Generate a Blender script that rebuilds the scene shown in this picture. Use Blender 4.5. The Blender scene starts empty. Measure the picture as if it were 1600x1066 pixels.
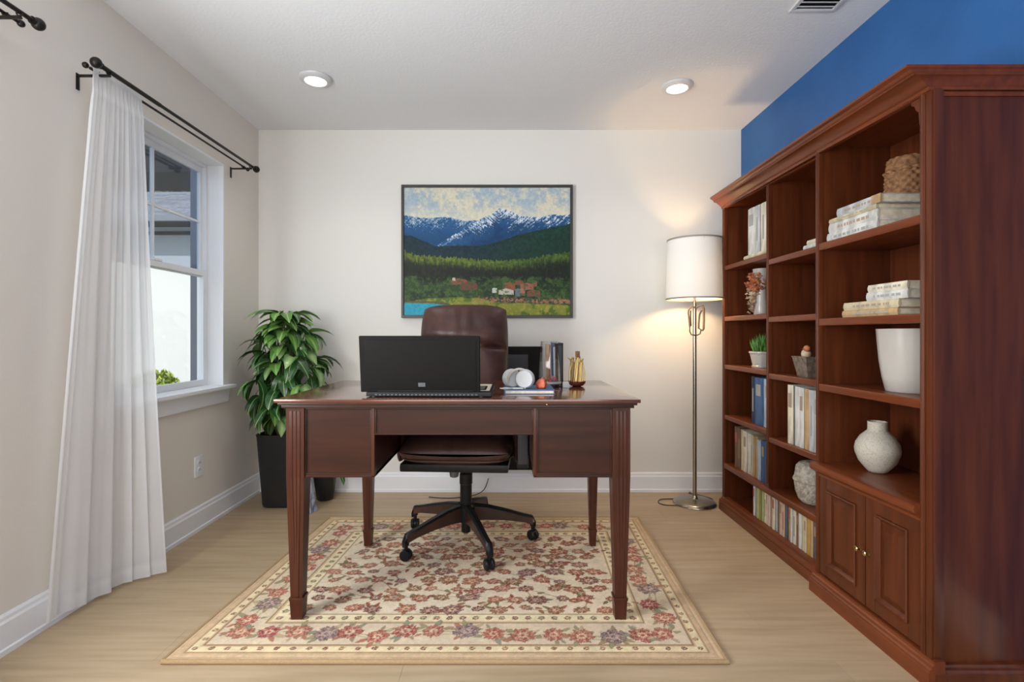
import bpy, bmesh, math, random
import numpy as np
from mathutils import Vector, Matrix
random.seed(7)
PI = math.pi
SC = bpy.context.scene
COL = SC.collection

# ------------------------------------------------------------------ camera, light, exposure
EYE = 1.10
BACK, LEFT, RIGHT, CEIL, REAR = 3.607, -1.740, 1.659, 2.547, -1.60
cam = bpy.data.cameras.new('camera')
cam.lens = 18.0; cam.sensor_width = 36.0
cam.shift_x = 10/1600; cam.shift_y = -9/1600
cam.clip_start = .05
camo = bpy.data.objects.new('camera', cam)
camo.location = (0, 0, EYE); camo.rotation_euler = (PI/2, 0, 0)
COL.objects.link(camo); SC.camera = camo

SC.view_settings.view_transform = 'Standard'
SC.view_settings.look = 'None'
SC.view_settings.gamma = 1.0
SC.view_settings.use_curve_mapping = False
SC.view_settings.exposure = -0.04
SC.cycles.max_bounces = 10
SC.cycles.diffuse_bounces = 6
SC.cycles.transparent_max_bounces = 16
SC.cycles.sample_clamp_indirect = 6.0
SC.cycles.use_denoising = True

world = bpy.data.worlds.new('sky'); SC.world = world
world.use_nodes = True
bg = world.node_tree.nodes['Background']
bg.inputs[0].default_value = (.80, .90, 1.0, 1); bg.inputs[1].default_value = 1.6

def light(name, kind, loc, energy, color=(1, 1, 1), rot=(0, 0, 0), size=1, size_y=None, **kw):
    l = bpy.data.lights.new(name, kind); l.energy = energy; l.color = color
    if kind == 'AREA':
        l.shape = 'RECTANGLE'; l.size = size; l.size_y = size_y or size
    elif kind in ('POINT', 'SPOT'):
        l.shadow_soft_size = size
    for k, v in kw.items(): setattr(l, k, v)
    o = bpy.data.objects.new(name, l); o.location = loc; o.rotation_euler = rot
    COL.objects.link(o); return o

def aim(d):
    return Vector(d).to_track_quat('-Z', 'Y').to_euler()

light('sun', 'SUN', (0, -5, 8), 3.0, (1, .96, .9), aim((-.45, .70, -.62)), angle=.01)
light('rear_fill_light', 'AREA', (-.1, REAR+.08, 1.45), 76, (1, 1, .985), aim((0, 1, .40)), 3.0, 1.9)  # added soft fill behind the camera; the rear wall has no window
light('side_window_daylight', 'AREA', (LEFT-.04, .85, 1.47), 80, (.94, .975, 1), aim((1, .25, .02)), .9, 1.3)

# ------------------------------------------------------------------ helpers
def lin(c):
    c = c/255
    return c/12.92 if c <= .04045 else ((c+.055)/1.055)**2.4
def rgb(r, g, b): return (lin(r), lin(g), lin(b), 1)

def mat(name, color, rough=.5, metal=0, coat=0, bump=0, bscale=60, c2=None, nscale=8, stretch=None,
        spec=None, objvar=0, detail=3, ramp=(.35, .65)):
    """principled material with procedural noise for colour and relief"""
    m = bpy.data.materials.new(name); m.use_nodes = True
    nt = m.node_tree; N = nt.nodes; L = nt.links
    b = N['Principled BSDF']
    b.inputs['Base Color'].default_value = color
    b.inputs['Roughness'].default_value = rough
    b.inputs['Metallic'].default_value = metal
    b.inputs['Coat Weight'].default_value = coat
    b.inputs['Coat Roughness'].default_value = .12
    if spec is not None: b.inputs['Specular IOR Level'].default_value = spec
    tc = N.new('ShaderNodeTexCoord'); mp = N.new('ShaderNodeMapping')
    L.new(tc.outputs['Object'], mp.inputs[0])
    if stretch: mp.inputs['Scale'].default_value = stretch
    if c2 is not None:
        n = N.new('ShaderNodeTexNoise'); n.inputs['Scale'].default_value = nscale; n.inputs['Detail'].default_value = detail
        L.new(mp.outputs[0], n.inputs['Vector'])
        r = N.new('ShaderNodeValToRGB')
        r.color_ramp.elements[0].position = ramp[0]; r.color_ramp.elements[0].color = color
        r.color_ramp.elements[1].position = ramp[1]; r.color_ramp.elements[1].color = c2
        L.new(n.outputs['Fac'], r.inputs[0]); out = r.outputs[0]
        if objvar:
            oi = N.new('ShaderNodeObjectInfo'); hs = N.new('ShaderNodeHueSaturation')
            mr = N.new('ShaderNodeMapRange'); mr.inputs['To Min'].default_value = 1-objvar; mr.inputs['To Max'].default_value = 1+objvar
            L.new(oi.outputs['Random'], mr.inputs[0]); L.new(mr.outputs[0], hs.inputs['Value'])
            L.new(out, hs.inputs['Color']); out = hs.outputs[0]
        L.new(out, b.inputs['Base Color'])
    if bump:
        n2 = N.new('ShaderNodeTexNoise'); n2.inputs['Scale'].default_value = bscale; n2.inputs['Detail'].default_value = 3
        L.new((mp if stretch else tc).outputs[0 if stretch else 'Object'], n2.inputs['Vector'])
        bp = N.new('ShaderNodeBump'); bp.inputs['Strength'].default_value = bump; bp.inputs['Distance'].default_value = .004
        L.new(n2.outputs['Fac'], bp.inputs['Height']); L.new(bp.outputs[0], b.inputs['Normal'])
    return m

def emit(name, color, strength):
    m = bpy.data.materials.new(name); m.use_nodes = True
    nt = m.node_tree; nt.nodes.clear()
    e = nt.nodes.new('ShaderNodeEmission'); e.inputs[0].default_value = color; e.inputs[1].default_value = strength
    o = nt.nodes.new('ShaderNodeOutputMaterial'); nt.links.new(e.outputs[0], o.inputs[0]); return m

def glass(name, tint=(1, 1, 1, 1), refl=.08, rough=0.02):
    m = bpy.data.materials.new(name); m.use_nodes = True
    nt = m.node_tree; N = nt.nodes; N.clear(); L = nt.links
    t = N.new('ShaderNodeBsdfTransparent'); t.inputs[0].default_value = tint
    g = N.new('ShaderNodeBsdfGlossy'); g.inputs['Roughness'].default_value = rough
    lw = N.new('ShaderNodeLayerWeight'); lw.inputs[0].default_value = .5
    pw = N.new('ShaderNodeMath'); pw.operation = 'POWER'; pw.inputs[1].default_value = 4; L.new(lw.outputs['Facing'], pw.inputs[0])
    f = N.new('ShaderNodeMath'); f.operation = 'MULTIPLY_ADD'; f.inputs[1].default_value = .6; f.inputs[2].default_value = refl*.5; L.new(pw.outputs[0], f.inputs[0])
    x = N.new('ShaderNodeMixShader'); o = N.new('ShaderNodeOutputMaterial')
    L.new(f.outputs[0], x.inputs[0]); L.new(t.outputs[0], x.inputs[1]); L.new(g.outputs[0], x.inputs[2]); L.new(x.outputs[0], o.inputs[0])
    return m

def vcol_mat(name, attr, rough=.6, bump=.0, bscale=300, sheen=0):
    m = bpy.data.materials.new(name); m.use_nodes = True
    nt = m.node_tree; N = nt.nodes; L = nt.links; b = N['Principled BSDF']
    a = N.new('ShaderNodeAttribute'); a.attribute_name = attr
    L.new(a.outputs['Color'], b.inputs['Base Color']); b.inputs['Roughness'].default_value = rough
    b.inputs['Specular IOR Level'].default_value = .25
    if bump:
        tc = N.new('ShaderNodeTexCoord'); n2 = N.new('ShaderNodeTexNoise'); n2.inputs['Scale'].default_value = bscale
        L.new(tc.outputs['Object'], n2.inputs['Vector'])
        bp = N.new('ShaderNodeBump'); bp.inputs['Strength'].default_value = bump; bp.inputs['Distance'].default_value = .003
        L.new(n2.outputs['Fac'], bp.inputs['Height']); L.new(bp.outputs[0], b.inputs['Normal'])
    return m

class MB:
    """collects shapes (world coordinates) that become ONE mesh object"""
    def __init__(s): s.bm = bmesh.new()
    def _merge(s, t):
        me = bpy.data.meshes.new('t'); t.to_mesh(me); t.free(); s.bm.from_mesh(me); bpy.data.meshes.remove(me); return s
    def box(s, x0, x1, y0, y1, z0, z1, bev=0, seg=2, M=None):
        t = bmesh.new()
        v = [t.verts.new((x, y, z)) for x in (x0, x1) for y in (y0, y1) for z in (z0, z1)]
        for f in ((0, 1, 3, 2), (4, 6, 7, 5), (0, 4, 5, 1), (2, 3, 7, 6), (0, 2, 6, 4), (1, 5, 7, 3)):
            t.faces.new([v[i] for i in f])
        if bev:
            bmesh.ops.bevel(t, geom=t.edges[:], offset=bev, segments=seg, affect='EDGES', profile=.7)
        if M is not None: t.transform(M)
        return s._merge(t)
    def poly(s, pts, vec, bev=0, M=None):
        """extrude the polygon pts (3-D) by vec"""
        t = bmesh.new(); a = [t.verts.new(p) for p in pts]; v = Vector(vec)
        b = [t.verts.new(Vector(p)+v) for p in pts]; n = len(pts)
        t.faces.new(a[::-1]); t.faces.new(b)
        for i in range(n): t.faces.new((a[i], a[(i+1) % n], b[(i+1) % n], b[i]))
        bmesh.ops.recalc_face_normals(t, faces=t.faces[:])
        if bev: bmesh.ops.bevel(t, geom=t.edges[:], offset=bev, segments=2, affect='EDGES', profile=.7)
        if M is not None: t.transform(M)
        return s._merge(t)
    def lathe(s, prof, c=(0, 0, 0), n=32, sq=None, M=None, close=True):
        """prof: (r, z) from bottom to top around c; sq = superellipse exponent"""
        t = bmesh.new(); rings = []
        for r, z in prof:
            ring = []
            for i in range(n):
                a = 2*PI*i/n; k = 1
                if sq: k = (abs(math.cos(a))**sq+abs(math.sin(a))**sq)**(-1/sq)
                ring.append(t.verts.new((c[0]+r*k*math.cos(a), c[1]+r*k*math.sin(a), c[2]+z)))
            rings.append(ring)
        for a, b in zip(rings, rings[1:]):
            for i in range(n): t.faces.new((a[i], a[(i+1) % n], b[(i+1) % n], b[i]))
        if close:
            t.faces.new(rings[0][::-1]); t.faces.new(rings[-1])
        if M is not None: t.transform(M)
        return s._merge(t)
    def tube(s, pts, r, n=8, M=None):
        """round bar through pts; r a number or one radius per point"""
        t = bmesh.new(); P = [Vector(p) for p in pts]; R = r if isinstance(r, (list, tuple)) else [r]*len(P); rings = []
        up = None
        for i, p in enumerate(P):
            d = (P[min(i+1, len(P)-1)]-P[max(i-1, 0)]).normalized()
            if up is None: up = Vector((0, 0, 1)) if abs(d.z) < .9 else Vector((1, 0, 0))
            u = (up-d*up.dot(d)).normalized(); w = d.cross(u); up = u
            rings.append([t.verts.new(p+(u*math.cos(2*PI*k/n)+w*math.sin(2*PI*k/n))*R[i]) for k in range(n)])
        for a, b in zip(rings, rings[1:]):
            for k in range(n): t.faces.new((a[k], a[(k+1) % n], b[(k+1) % n], b[k]))
        t.faces.new(rings[0][::-1]); t.faces.new(rings[-1])
        if M is not None: t.transform(M)
        return s._merge(t)
    def ball(s, c, r, n=16, sz=1, M=None):
        k = max(6, n//2)
        return s.lathe([(max(r*math.sin(PI*i/k), 1e-5), -r*sz*math.cos(PI*i/k)) for i in range(k+1)], c, n, M=M)
    def grid(s, fn, nu, nv, closed_u=False):
        t = bmesh.new()
        V = [[t.verts.new(fn(i/nu, j/nv)) for j in range(nv+1)] for i in range(nu if closed_u else nu+1)]
        for i in range(nu):
            A = V[i]; B = V[(i+1) % len(V)] if closed_u else V[i+1]
            for j in range(nv): t.faces.new((A[j], B[j], B[j+1], A[j+1]))
        return s._merge(t)
    def pillow(s, M, w, h, t, nu=24, nv=24, p=3.2, fn=None):
        """soft closed slab in its own x (w) z (h) plane, thickness t along y"""
        def side(sg):
            def f(a, b):
                u = -1+2*a; v = -1+2*b
                # cosine spacing brings rows close to the rim
                u = math.sin(u*PI/2); v = math.sin(v*PI/2)
                k = max(0, 1-abs(u)**p)**.5*max(0, 1-abs(v)**p)**.5
                # round the corners of the outline
                q = 1-.06*(abs(u)**4)*(abs(v)**4)
                x = u*w/2*q; z = v*h/2*q; y = sg*t/2*k
                if fn: x, y, z = fn(u, v, x, y, z, sg)
                return M @ Vector((x, y, z))
            return f
        s.grid(side(-1), nu, nv)
        u = MB(); u.grid(side(1), nu, nv); bmesh.ops.reverse_faces(u.bm, faces=u.bm.faces[:]); s._merge(u.bm)
        bmesh.ops.remove_doubles(s.bm, verts=s.bm.verts[:], dist=1e-5)
        return s
    def build(s, name, m, parent=None, smooth=35, origin=None):
        me = bpy.data.meshes.new(name)
        if parent is None and origin is None:
            c = [v.co for v in s.bm.verts]
            lo = Vector([min(v[i] for v in c) for i in range(3)]); hi = Vector([max(v[i] for v in c) for i in range(3)])
            origin = Vector(((lo.x+hi.x)/2, (lo.y+hi.y)/2, lo.z))
        if parent is not None:
            origin = world_loc(parent)
        origin = Vector(origin)
        s.bm.transform(Matrix.Translation(-origin))
        bmesh.ops.recalc_face_normals(s.bm, faces=s.bm.faces[:])
        s.bm.to_mesh(me); s.bm.free()
        if smooth:
            me.polygons.foreach_set('use_smooth', [True]*len(me.polygons))
            me.set_sharp_from_angle(angle=math.radians(smooth))
        me.materials.append(m)
        o = bpy.data.objects.new(name, me); COL.objects.link(o)
        if parent is not None: o.parent = parent
        else: o.location = origin
        return o

def world_loc(o):
    v = Vector((0, 0, 0))
    while o is not None: v += o.location; o = o.parent
    return v
def tag(o, label, cat, group=None):
    o['label'] = label; o['category'] = cat
    if group: o['group'] = group
    return o
def thing(name, loc, label, cat, group=None):
    o = bpy.data.objects.new(name, None); o.location = loc; o.empty_display_size = .05
    COL.objects.link(o); return tag(o, label, cat, group)
def structure(o, label=None):
    o['kind'] = 'structure'
    if label: o['label'] = label
    return o
def smooth_pts(pts, k=6):
    P = [Vector(p) for p in pts]; out = []
    for i in range(len(P)-1):
        a, b, c, d = P[max(i-1, 0)], P[i], P[i+1], P[min(i+2, len(P)-1)]
        for q in range(k):
            t = q/k; out.append(.5*((2*b)+(c-a)*t+(2*a-5*b+4*c-d)*t*t+(3*b-a-3*c+d)*t*t*t))
    return out+[P[-1]]
def boxm(*a, **k): return MB().box(*a, **k)

# ------------------------------------------------------------------ materials
M = {}
M['wall'] = mat('greige_wall_paint', rgb(228, 225, 219), .85, bump=.10, bscale=140)
M['leftwall'] = mat('greige_side_wall_paint', rgb(226, 220, 211), .85, bump=.10, bscale=140)
M['blue'] = mat('navy_blue_wall_paint', rgb(30, 88, 148), .55, bump=.35, bscale=70, c2=rgb(36, 96, 158), nscale=3)
M['ceil'] = mat('ceiling_paint', rgb(228, 229, 232), .9, bump=.25, bscale=70)
M['white'] = mat('white_trim_paint', rgb(236, 237, 240), .35, bump=.02, bscale=50)
M['vinyl'] = mat('white_window_vinyl', rgb(232, 234, 238), .3, bump=.01)
M['plank'] = mat('light_oak_plank', rgb(168, 145, 114), .45, c2=rgb(186, 164, 134), nscale=2.2, stretch=(1.1, 13, 4), objvar=.035, bump=.05, bscale=6, detail=8, ramp=(.3, .7))
M['gap'] = mat('plank_underlay', rgb(150, 126, 98), .8)
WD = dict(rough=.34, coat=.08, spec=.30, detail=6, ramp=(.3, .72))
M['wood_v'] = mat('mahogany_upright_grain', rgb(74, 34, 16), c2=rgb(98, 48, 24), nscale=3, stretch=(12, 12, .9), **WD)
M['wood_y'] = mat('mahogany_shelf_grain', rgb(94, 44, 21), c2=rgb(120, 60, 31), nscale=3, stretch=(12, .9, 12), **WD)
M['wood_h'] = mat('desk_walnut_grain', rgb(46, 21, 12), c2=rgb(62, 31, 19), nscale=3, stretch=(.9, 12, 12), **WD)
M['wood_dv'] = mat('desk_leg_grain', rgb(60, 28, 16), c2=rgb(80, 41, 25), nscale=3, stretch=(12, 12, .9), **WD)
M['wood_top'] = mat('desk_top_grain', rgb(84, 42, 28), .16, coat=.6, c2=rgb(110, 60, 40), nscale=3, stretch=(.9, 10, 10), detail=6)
M['bronze'] = mat('oil_rubbed_bronze', rgb(38, 34, 32), .38, .6, bump=.02)
M['steel'] = mat('brushed_nickel', rgb(168, 158, 142), .25, 1.0, bump=.03, bscale=200)
M['brass'] = mat('antique_brass', rgb(196, 168, 120), .22, 1.0)
M['leather'] = mat('dark_brown_leather', rgb(56, 37, 33), .40, spec=.35, bump=.25, bscale=55, c2=rgb(76, 50, 44), nscale=9)
M['piping'] = mat('leather_piping', rgb(74, 50, 44), .4, bump=.1)
M['black'] = mat('black_plastic', rgb(24, 24, 26), .38, spec=.25, bump=.03, bscale=200)
M['blackm'] = mat('black_satin_shell', rgb(30, 28, 27), .55, spec=.08, bump=.02, bscale=300)
M['screen'] = mat('charcoal_panel', rgb(46, 46, 50), .5, bump=.02)
M['grey'] = mat('grey_plastic', rgb(92, 96, 98), .45, bump=.02)
M['basewood'] = mat('dark_wood_arm', rgb(52, 32, 26), .4, c2=rgb(70, 44, 34), nscale=10)
M['pot'] = mat('matte_black_planter', rgb(30, 31, 33), .45, bump=.04, bscale=90)
M['soil'] = mat('dark_soil', rgb(52, 38, 28), .95, bump=.8, bscale=60, c2=rgb(30, 22, 16), nscale=40)
M['stem'] = mat('green_stem', rgb(86, 98, 52), .6, c2=rgb(66, 82, 40), nscale=20)
M['white_cer'] = mat('cream_ceramic', rgb(190, 184, 176), .28, coat=.25, c2=rgb(180, 173, 164), nscale=4)
M['speckle'] = mat('speckled_stoneware', rgb(192, 185, 172), .6, bump=.4, bscale=160, c2=rgb(176, 166, 150), nscale=170, ramp=(.5, .62))
M['page'] = mat('book_pages', rgb(226, 216, 196), .8, c2=rgb(206, 194, 172), nscale=60, stretch=(1, 1, 1))
M['straw'] = mat('woven_seagrass', rgb(150, 108, 70), .8, bump=.6, bscale=90, c2=rgb(110, 74, 46), nscale=60)
M['greybasket'] = mat('whitewashed_wicker', rgb(196, 188, 176), .8, bump=.5, bscale=90, c2=rgb(150, 140, 126), nscale=60)
M['gold'] = mat('gold_metal', rgb(200, 172, 118), .38, .9)
M['rose'] = mat('rose_glass_base', rgb(120, 60, 54), .2, .3)
M['vaseglass'] = glass('clear_vase_glass', (.96, .97, .97, 1), .2)
M['red'] = mat('red_resin', rgb(180, 64, 42), .25, coat=.4, c2=rgb(220, 120, 90), nscale=40)
M['bluebook'] = mat('slate_blue_cover', rgb(64, 92, 132), .45, bump=.05)
M['whitefab'] = mat('white_mesh_fabric', rgb(196, 196, 196), .6, bump=.3, bscale=200)

def curtain_mat():
    m = bpy.data.materials.new('sheer_white_voile'); m.use_nodes = True
    nt = m.node_tree; N = nt.nodes; L = nt.links; N.clear()
    d = N.new('ShaderNodeBsdfDiffuse'); d.inputs[0].default_value = (.88, .88, .89, 1)
    t = N.new('ShaderNodeBsdfTranslucent'); t.inputs[0].default_value = (.90, .91, .92, 1)
    x = N.new('ShaderNodeMixShader'); x.inputs[0].default_value = .42
    tr = N.new('ShaderNodeBsdfTransparent'); tr.inputs[0].default_value = (1, 1, 1, 1)
    y = N.new('ShaderNodeMixShader')
    a = N.new('ShaderNodeAttribute'); a.attribute_name = 'sheer'
    L.new(a.outputs['Fac'], y.inputs[0])
    o = N.new('ShaderNodeOutputMaterial')
    L.new(d.outputs[0], x.inputs[1]); L.new(t.outputs[0], x.inputs[2])
    L.new(x.outputs[0], y.inputs[1]); L.new(tr.outputs[0], y.inputs[2]); L.new(y.outputs[0], o.inputs[0])
    return m
M['curtain'] = curtain_mat()

def shade_mat():
    m = bpy.data.materials.new('linen_lamp_shade'); m.use_nodes = True
    nt = m.node_tree; N = nt.nodes; L = nt.links; N.clear()
    d = N.new('ShaderNodeBsdfDiffuse'); d.inputs[0].default_value = (.82, .81, .79, 1)
    t = N.new('ShaderNodeBsdfTranslucent'); t.inputs[0].default_value = (.80, .84, .88, 1)
    x = N.new('ShaderNodeMixShader'); x.inputs[0].default_value = .035
    o = N.new('ShaderNodeOutputMaterial')
    L.new(d.outputs[0], x.inputs[1]); L.new(t.outputs[0], x.inputs[2]); L.new(x.outputs[0], o.inputs[0])
    return m
M['shade'] = shade_mat()

def leaf_mat(name, c1, c2, stripe):
    m = mat(name, c1, .34, c2=c2, nscale=14, objvar=.28, coat=.15)
    nt = m.node_tree; N = nt.nodes; L = nt.links; b = N['Principled BSDF']
    src = b.inputs['Base Color'].links[0].from_socket
    tc = N.new('ShaderNodeTexCoord'); sx = N.new('ShaderNodeSeparateXYZ'); L.new(tc.outputs['Generated'], sx.inputs[0])
    s1 = N.new('ShaderNodeMath'); s1.operation = 'SUBTRACT'; s1.inputs[1].default_value = .5; L.new(sx.outputs[0], s1.inputs[0])
    s2 = N.new('ShaderNodeMath'); s2.operation = 'ABSOLUTE'; L.new(s1.outputs[0], s2.inputs[0])
    r = N.new('ShaderNodeValToRGB'); r.color_ramp.elements[0].position = .02; r.color_ramp.elements[0].color = (1, 1, 1, 1)
    r.color_ramp.elements[1].position = stripe; r.color_ramp.elements[1].color = (0, 0, 0, 1)
    L.new(s2.outputs[0], r.inputs[0])
    mx = N.new('ShaderNodeMix'); mx.data_type = 'RGBA'; mx.inputs['B'].default_value = rgb(150, 176, 112)
    L.new(r.outputs[0], mx.inputs['Factor']); L.new(src, mx.inputs['A']); L.new(mx.outputs['Result'], b.inputs['Base Color'])
    return m
M['leaf_dark'] = leaf_mat('glossy_dark_green_leaf', rgb(40, 82, 36), rgb(66, 114, 48), .045)
M['leaf_light'] = leaf_mat('fresh_green_leaf', rgb(92, 142, 58), rgb(124, 168, 80), .10)
M['leaf_pale'] = leaf_mat('cream_streaked_leaf', rgb(70, 116, 56), rgb(130, 160, 96), .40)
M['shrub'] = mat('yellow_green_shrub_leaf', rgb(120, 140, 50), .6, c2=rgb(176, 186, 84), nscale=9)

# ------------------------------------------------------------------ setting
X0, X1 = LEFT, RIGHT
fl = structure(boxm(X0-.12, X1+.12, REAR-.1, BACK+.12, -.10, -.014).build('floor', M['gap']), 'light oak plank floor')
pm = {}
pw, n_row = .185, 0
y = REAR
row = 0
while y < BACK-.001:
    y1 = min(y+pw, BACK); x = X0-[.9, .2, 1.25, .55, 1.0, .05][row % 6]
    while x < X1:
        a, b = max(x, X0), min(x+1.45, X1)
        if b-a > .02:
            boxm(a+.0003, b-.0003, y+.0003, y1-.0003, -.014, 0).build('plank', M['plank'], fl, smooth=0)
        x += 1.45
    y = y1; row += 1
structure(boxm(X0-.12, X1+.12, REAR-.1, BACK+.12, CEIL, CEIL+.1).build('ceiling', M['ceil']), 'pale grey textured ceiling')
structure(boxm(X0-.12, X1+.12, BACK, BACK+.12, 0, CEIL).build('wall_back', M['wall']), 'greige back wall')
structure(boxm(X1, X1+.12, REAR, BACK, 0, CEIL).build('wall_right', M['blue']), 'deep blue accent wall')
structure(boxm(X0-.12, X1+.12, REAR-.1, REAR, 0, CEIL).build('wall_rear', M['wall']))
WY0, WY1, WZ0, WZ1 = 2.245, 3.164, .775, 2.155
VY0, VY1 = .40, 1.30
w = MB(); xa, xb = X0-.16, X0
for (a, b, c, d) in ((REAR, VY0, 0, CEIL), (VY0, VY1, 0, WZ0), (VY0, VY1, WZ1, CEIL), (VY1, WY0, 0, CEIL), (WY0, WY1, 0, WZ0), (WY0, WY1, WZ1, CEIL), (WY1, BACK, 0, CEIL)):
    w.box(xa, xb, a, b, c, d)
bmesh.ops.remove_doubles(w.bm, verts=w.bm.verts[:], dist=1e-5)
structure(w.build('wall_left', M['leftwall']), 'greige window wall')

def skirt(name, path, label, h=.135, t=.016):
    """baseboard swept along a straight run: path = (p0, p1, inward normal)"""
    p0, p1, n = path; b = MB()
    prof = [(0, 0), (t+.006, 0), (t+.006, .018), (t, .022), (t, h-.028), (t-.005, h-.02), (t-.006, h-.008), (t-.012, h), (0, h)]
    b.poly([(p0[0]+n[0]*o, p0[1]+n[1]*o, z) for o, z in prof], (p1[0]-p0[0], p1[1]-p0[1], 0))
    return structure(b.build(name, M['white'], smooth=0), label)
skirt('baseboard_back', ((X0, BACK), (X1, BACK), (0, -1)), 'white baseboard under the back wall')
skirt('baseboard_left', ((X0, REAR), (X0, BACK), (1, 0)), 'white baseboard under the window wall')
skirt('baseboard_right', ((X1, REAR), (X1, 1.55), (-1, 0)), 'white baseboard under the blue wall')

# window_1 : recessed single-hung window with stool and apron
def window(name, y0, y1, z0, z1, label):
    r = bpy.data.objects.new(name, None); r.location = (X0, (y0+y1)/2, z0); COL.objects.link(r); structure(r, label)
    T = .012; xi = X0-.095
    b = MB()
    b.box(X0-.16, X0+.001, y1-T, y1, z0, z1); b.box(X0-.16, X0+.001, y0, y0+T, z0, z1); b.box(X0-.16, X0+.001, y0+T, y1-T, z1-T, z1)
    b.build('reveal_liner', M['white'], r, smooth=0)
    b = MB(); F = .018; a0, a1, c0, c1 = y0+T, y1-T, z0, z1-T
    for (p, q, s, t) in ((a0, a0+F, c0, c1), (a1-F, a1, c0, c1), (a0+F, a1-F, c1-F, c1), (a0+F, a1-F, c0, c0+F)):
        b.box(xi-.045, xi, p, q, s, t, .004)
    b.build('window_frame', M['vinyl'], r, smooth=0)
    zm = (z0+z1)/2+.01; g0, g1 = a0+F, a1-F
    def sash(nm, x0, x1, s, t, gm):
        S = .022; R = .034; b = MB()
        for (p, q, u, v) in ((g0, g0+S, s, t), (g1-S, g1, s, t), (g0+S, g1-S, t-R, t), (g0+S, g1-S, s, s+R*1.15)):
            b.box(x0, x1, p, q, u, v, .004)
        o = b.build(nm, M['vinyl'], r, smooth=0)
        boxm((x0+x1)/2-.003, (x0+x1)/2+.003, g0+S-.004, g1-S+.004, s+R-.004, t-R+.004).build('pane', gm, o, smooth=0)
        return o, g0+S, g1-S, s+R, t-R
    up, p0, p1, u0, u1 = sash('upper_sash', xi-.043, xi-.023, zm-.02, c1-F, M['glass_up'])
    boxm(xi-.041, xi-.025, (p0+p1)/2-.008, (p0+p1)/2+.008, u0, u1, .003).build('muntin', M['vinyl'], up, smooth=0)
    boxm(xi-.039, xi-.027, p0, p1, (u0+u1)/2-.007, (u0+u1)/2+.007, .003).build('muntin', M['vinyl'], up, smooth=0)
    lo = sash('lower_sash', xi-.021, xi-.001, c0+F, zm+.02, M['glass_lo'])[0]
    boxm(xi-.018, xi+.004, (g0+g1)/2-.03, (g0+g1)/2+.03, zm+.018, zm+.03, .004).build('sash_lock', M['vinyl'], lo, smooth=0)
    s = MB(); s.box(xi, X0-.0005, y0+.001, y1-.001, z0-.001, z0+.020, .002); s.box(X0, X0+.052, y0-.055, y1+.055, z0-.001, z0+.020, .006)
    s.build('window_stool', M['white'], r, smooth=0)
    s = MB(); s.poly([(X0, y0-.038, z0-.002), (X0, y1+.038, z0-.002), (X0, y1+.018, z0-.085), (X0, y0-.018, z0-.085)], (.017, 0, 0), .003)
    s.build('window_apron', M['white'], r, smooth=0)
M['glass_up'] = glass('upper_pane_glass', (.70, .75, .82, 1))  # darker bluish tint stands in for shade on the wall outside
M['glass_lo'] = glass('lower_pane_glass', (.98, .99, 1, 1))
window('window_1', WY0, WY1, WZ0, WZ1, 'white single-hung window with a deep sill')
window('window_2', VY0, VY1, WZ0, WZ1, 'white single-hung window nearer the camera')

# ------------------------------------------------------------------ outside the window
M['stucco'] = mat('white_stucco', rgb(226, 226, 224), .9, bump=.5, bscale=30)
M['shingle'] = mat('pale_grey_shingle', rgb(126, 120, 118), .9, c2=rgb(176, 170, 168), nscale=5, stretch=(3, 3, 3), objvar=.22, bump=.3)
M['darkeave'] = mat('dark_brown_eave', rgb(52, 48, 46), .8, bump=.2)
M['slate'] = mat('slate_grey_siding', rgb(92, 98, 110), .7, bump=.1)
M['fascia'] = mat('pale_fascia', rgb(170, 168, 168), .6)
M['ground'] = mat('dry_lawn', rgb(120, 124, 84), .95, c2=rgb(150, 140, 110), nscale=6, bump=.5)
structure(boxm(-16, -1.92, -4, 16, -.45, -.35).build('ground', M['ground']), 'lawn between the houses')
h = thing('neighbor_house', (-7, 9, -.35), 'white stucco house with grey shingle roof seen through the window', 'house')
boxm(-13, -3.2, 9, 9.3, -.35, 3.0).build('wall', M['stucco'], h, smooth=0)
boxm(-13.2, -3.0, 8.5, 9.3, 3.0, 3.04).build('soffit', M['darkeave'], h, smooth=0)
boxm(-13.2, -3.0, 8.44, 8.5, 2.99, 3.09, .01).build('fascia_board', M['fascia'], h, smooth=0)
boxm(-13, -3.2, 8.95, 9.0, 2.86, 2.92, .01).build('frieze_moulding', M['darkeave'], h, smooth=0)
boxm(-13.2, -3.0, 8.5, 12.5, 3.04, 3.05).build('roof_deck', M['darkeave'], h, smooth=0, ).rotation_euler = (0, 0, 0)
for k in range(15):
    ya = 8.46+k*.27; za = 3.07+k*.27*.375
    x = -9.0-(k % 3)*.17
    while x < -3.4:
        wd = .42
        MB().poly([(x+.004, ya, za), (x+wd-.004, ya, za), (x+wd-.004, ya+.30, za+.112), (x+.004, ya+.30, za+.112)], (0, 0, .016)).build('shingle', M['shingle'], h, smooth=0)
        x += wd
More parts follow.
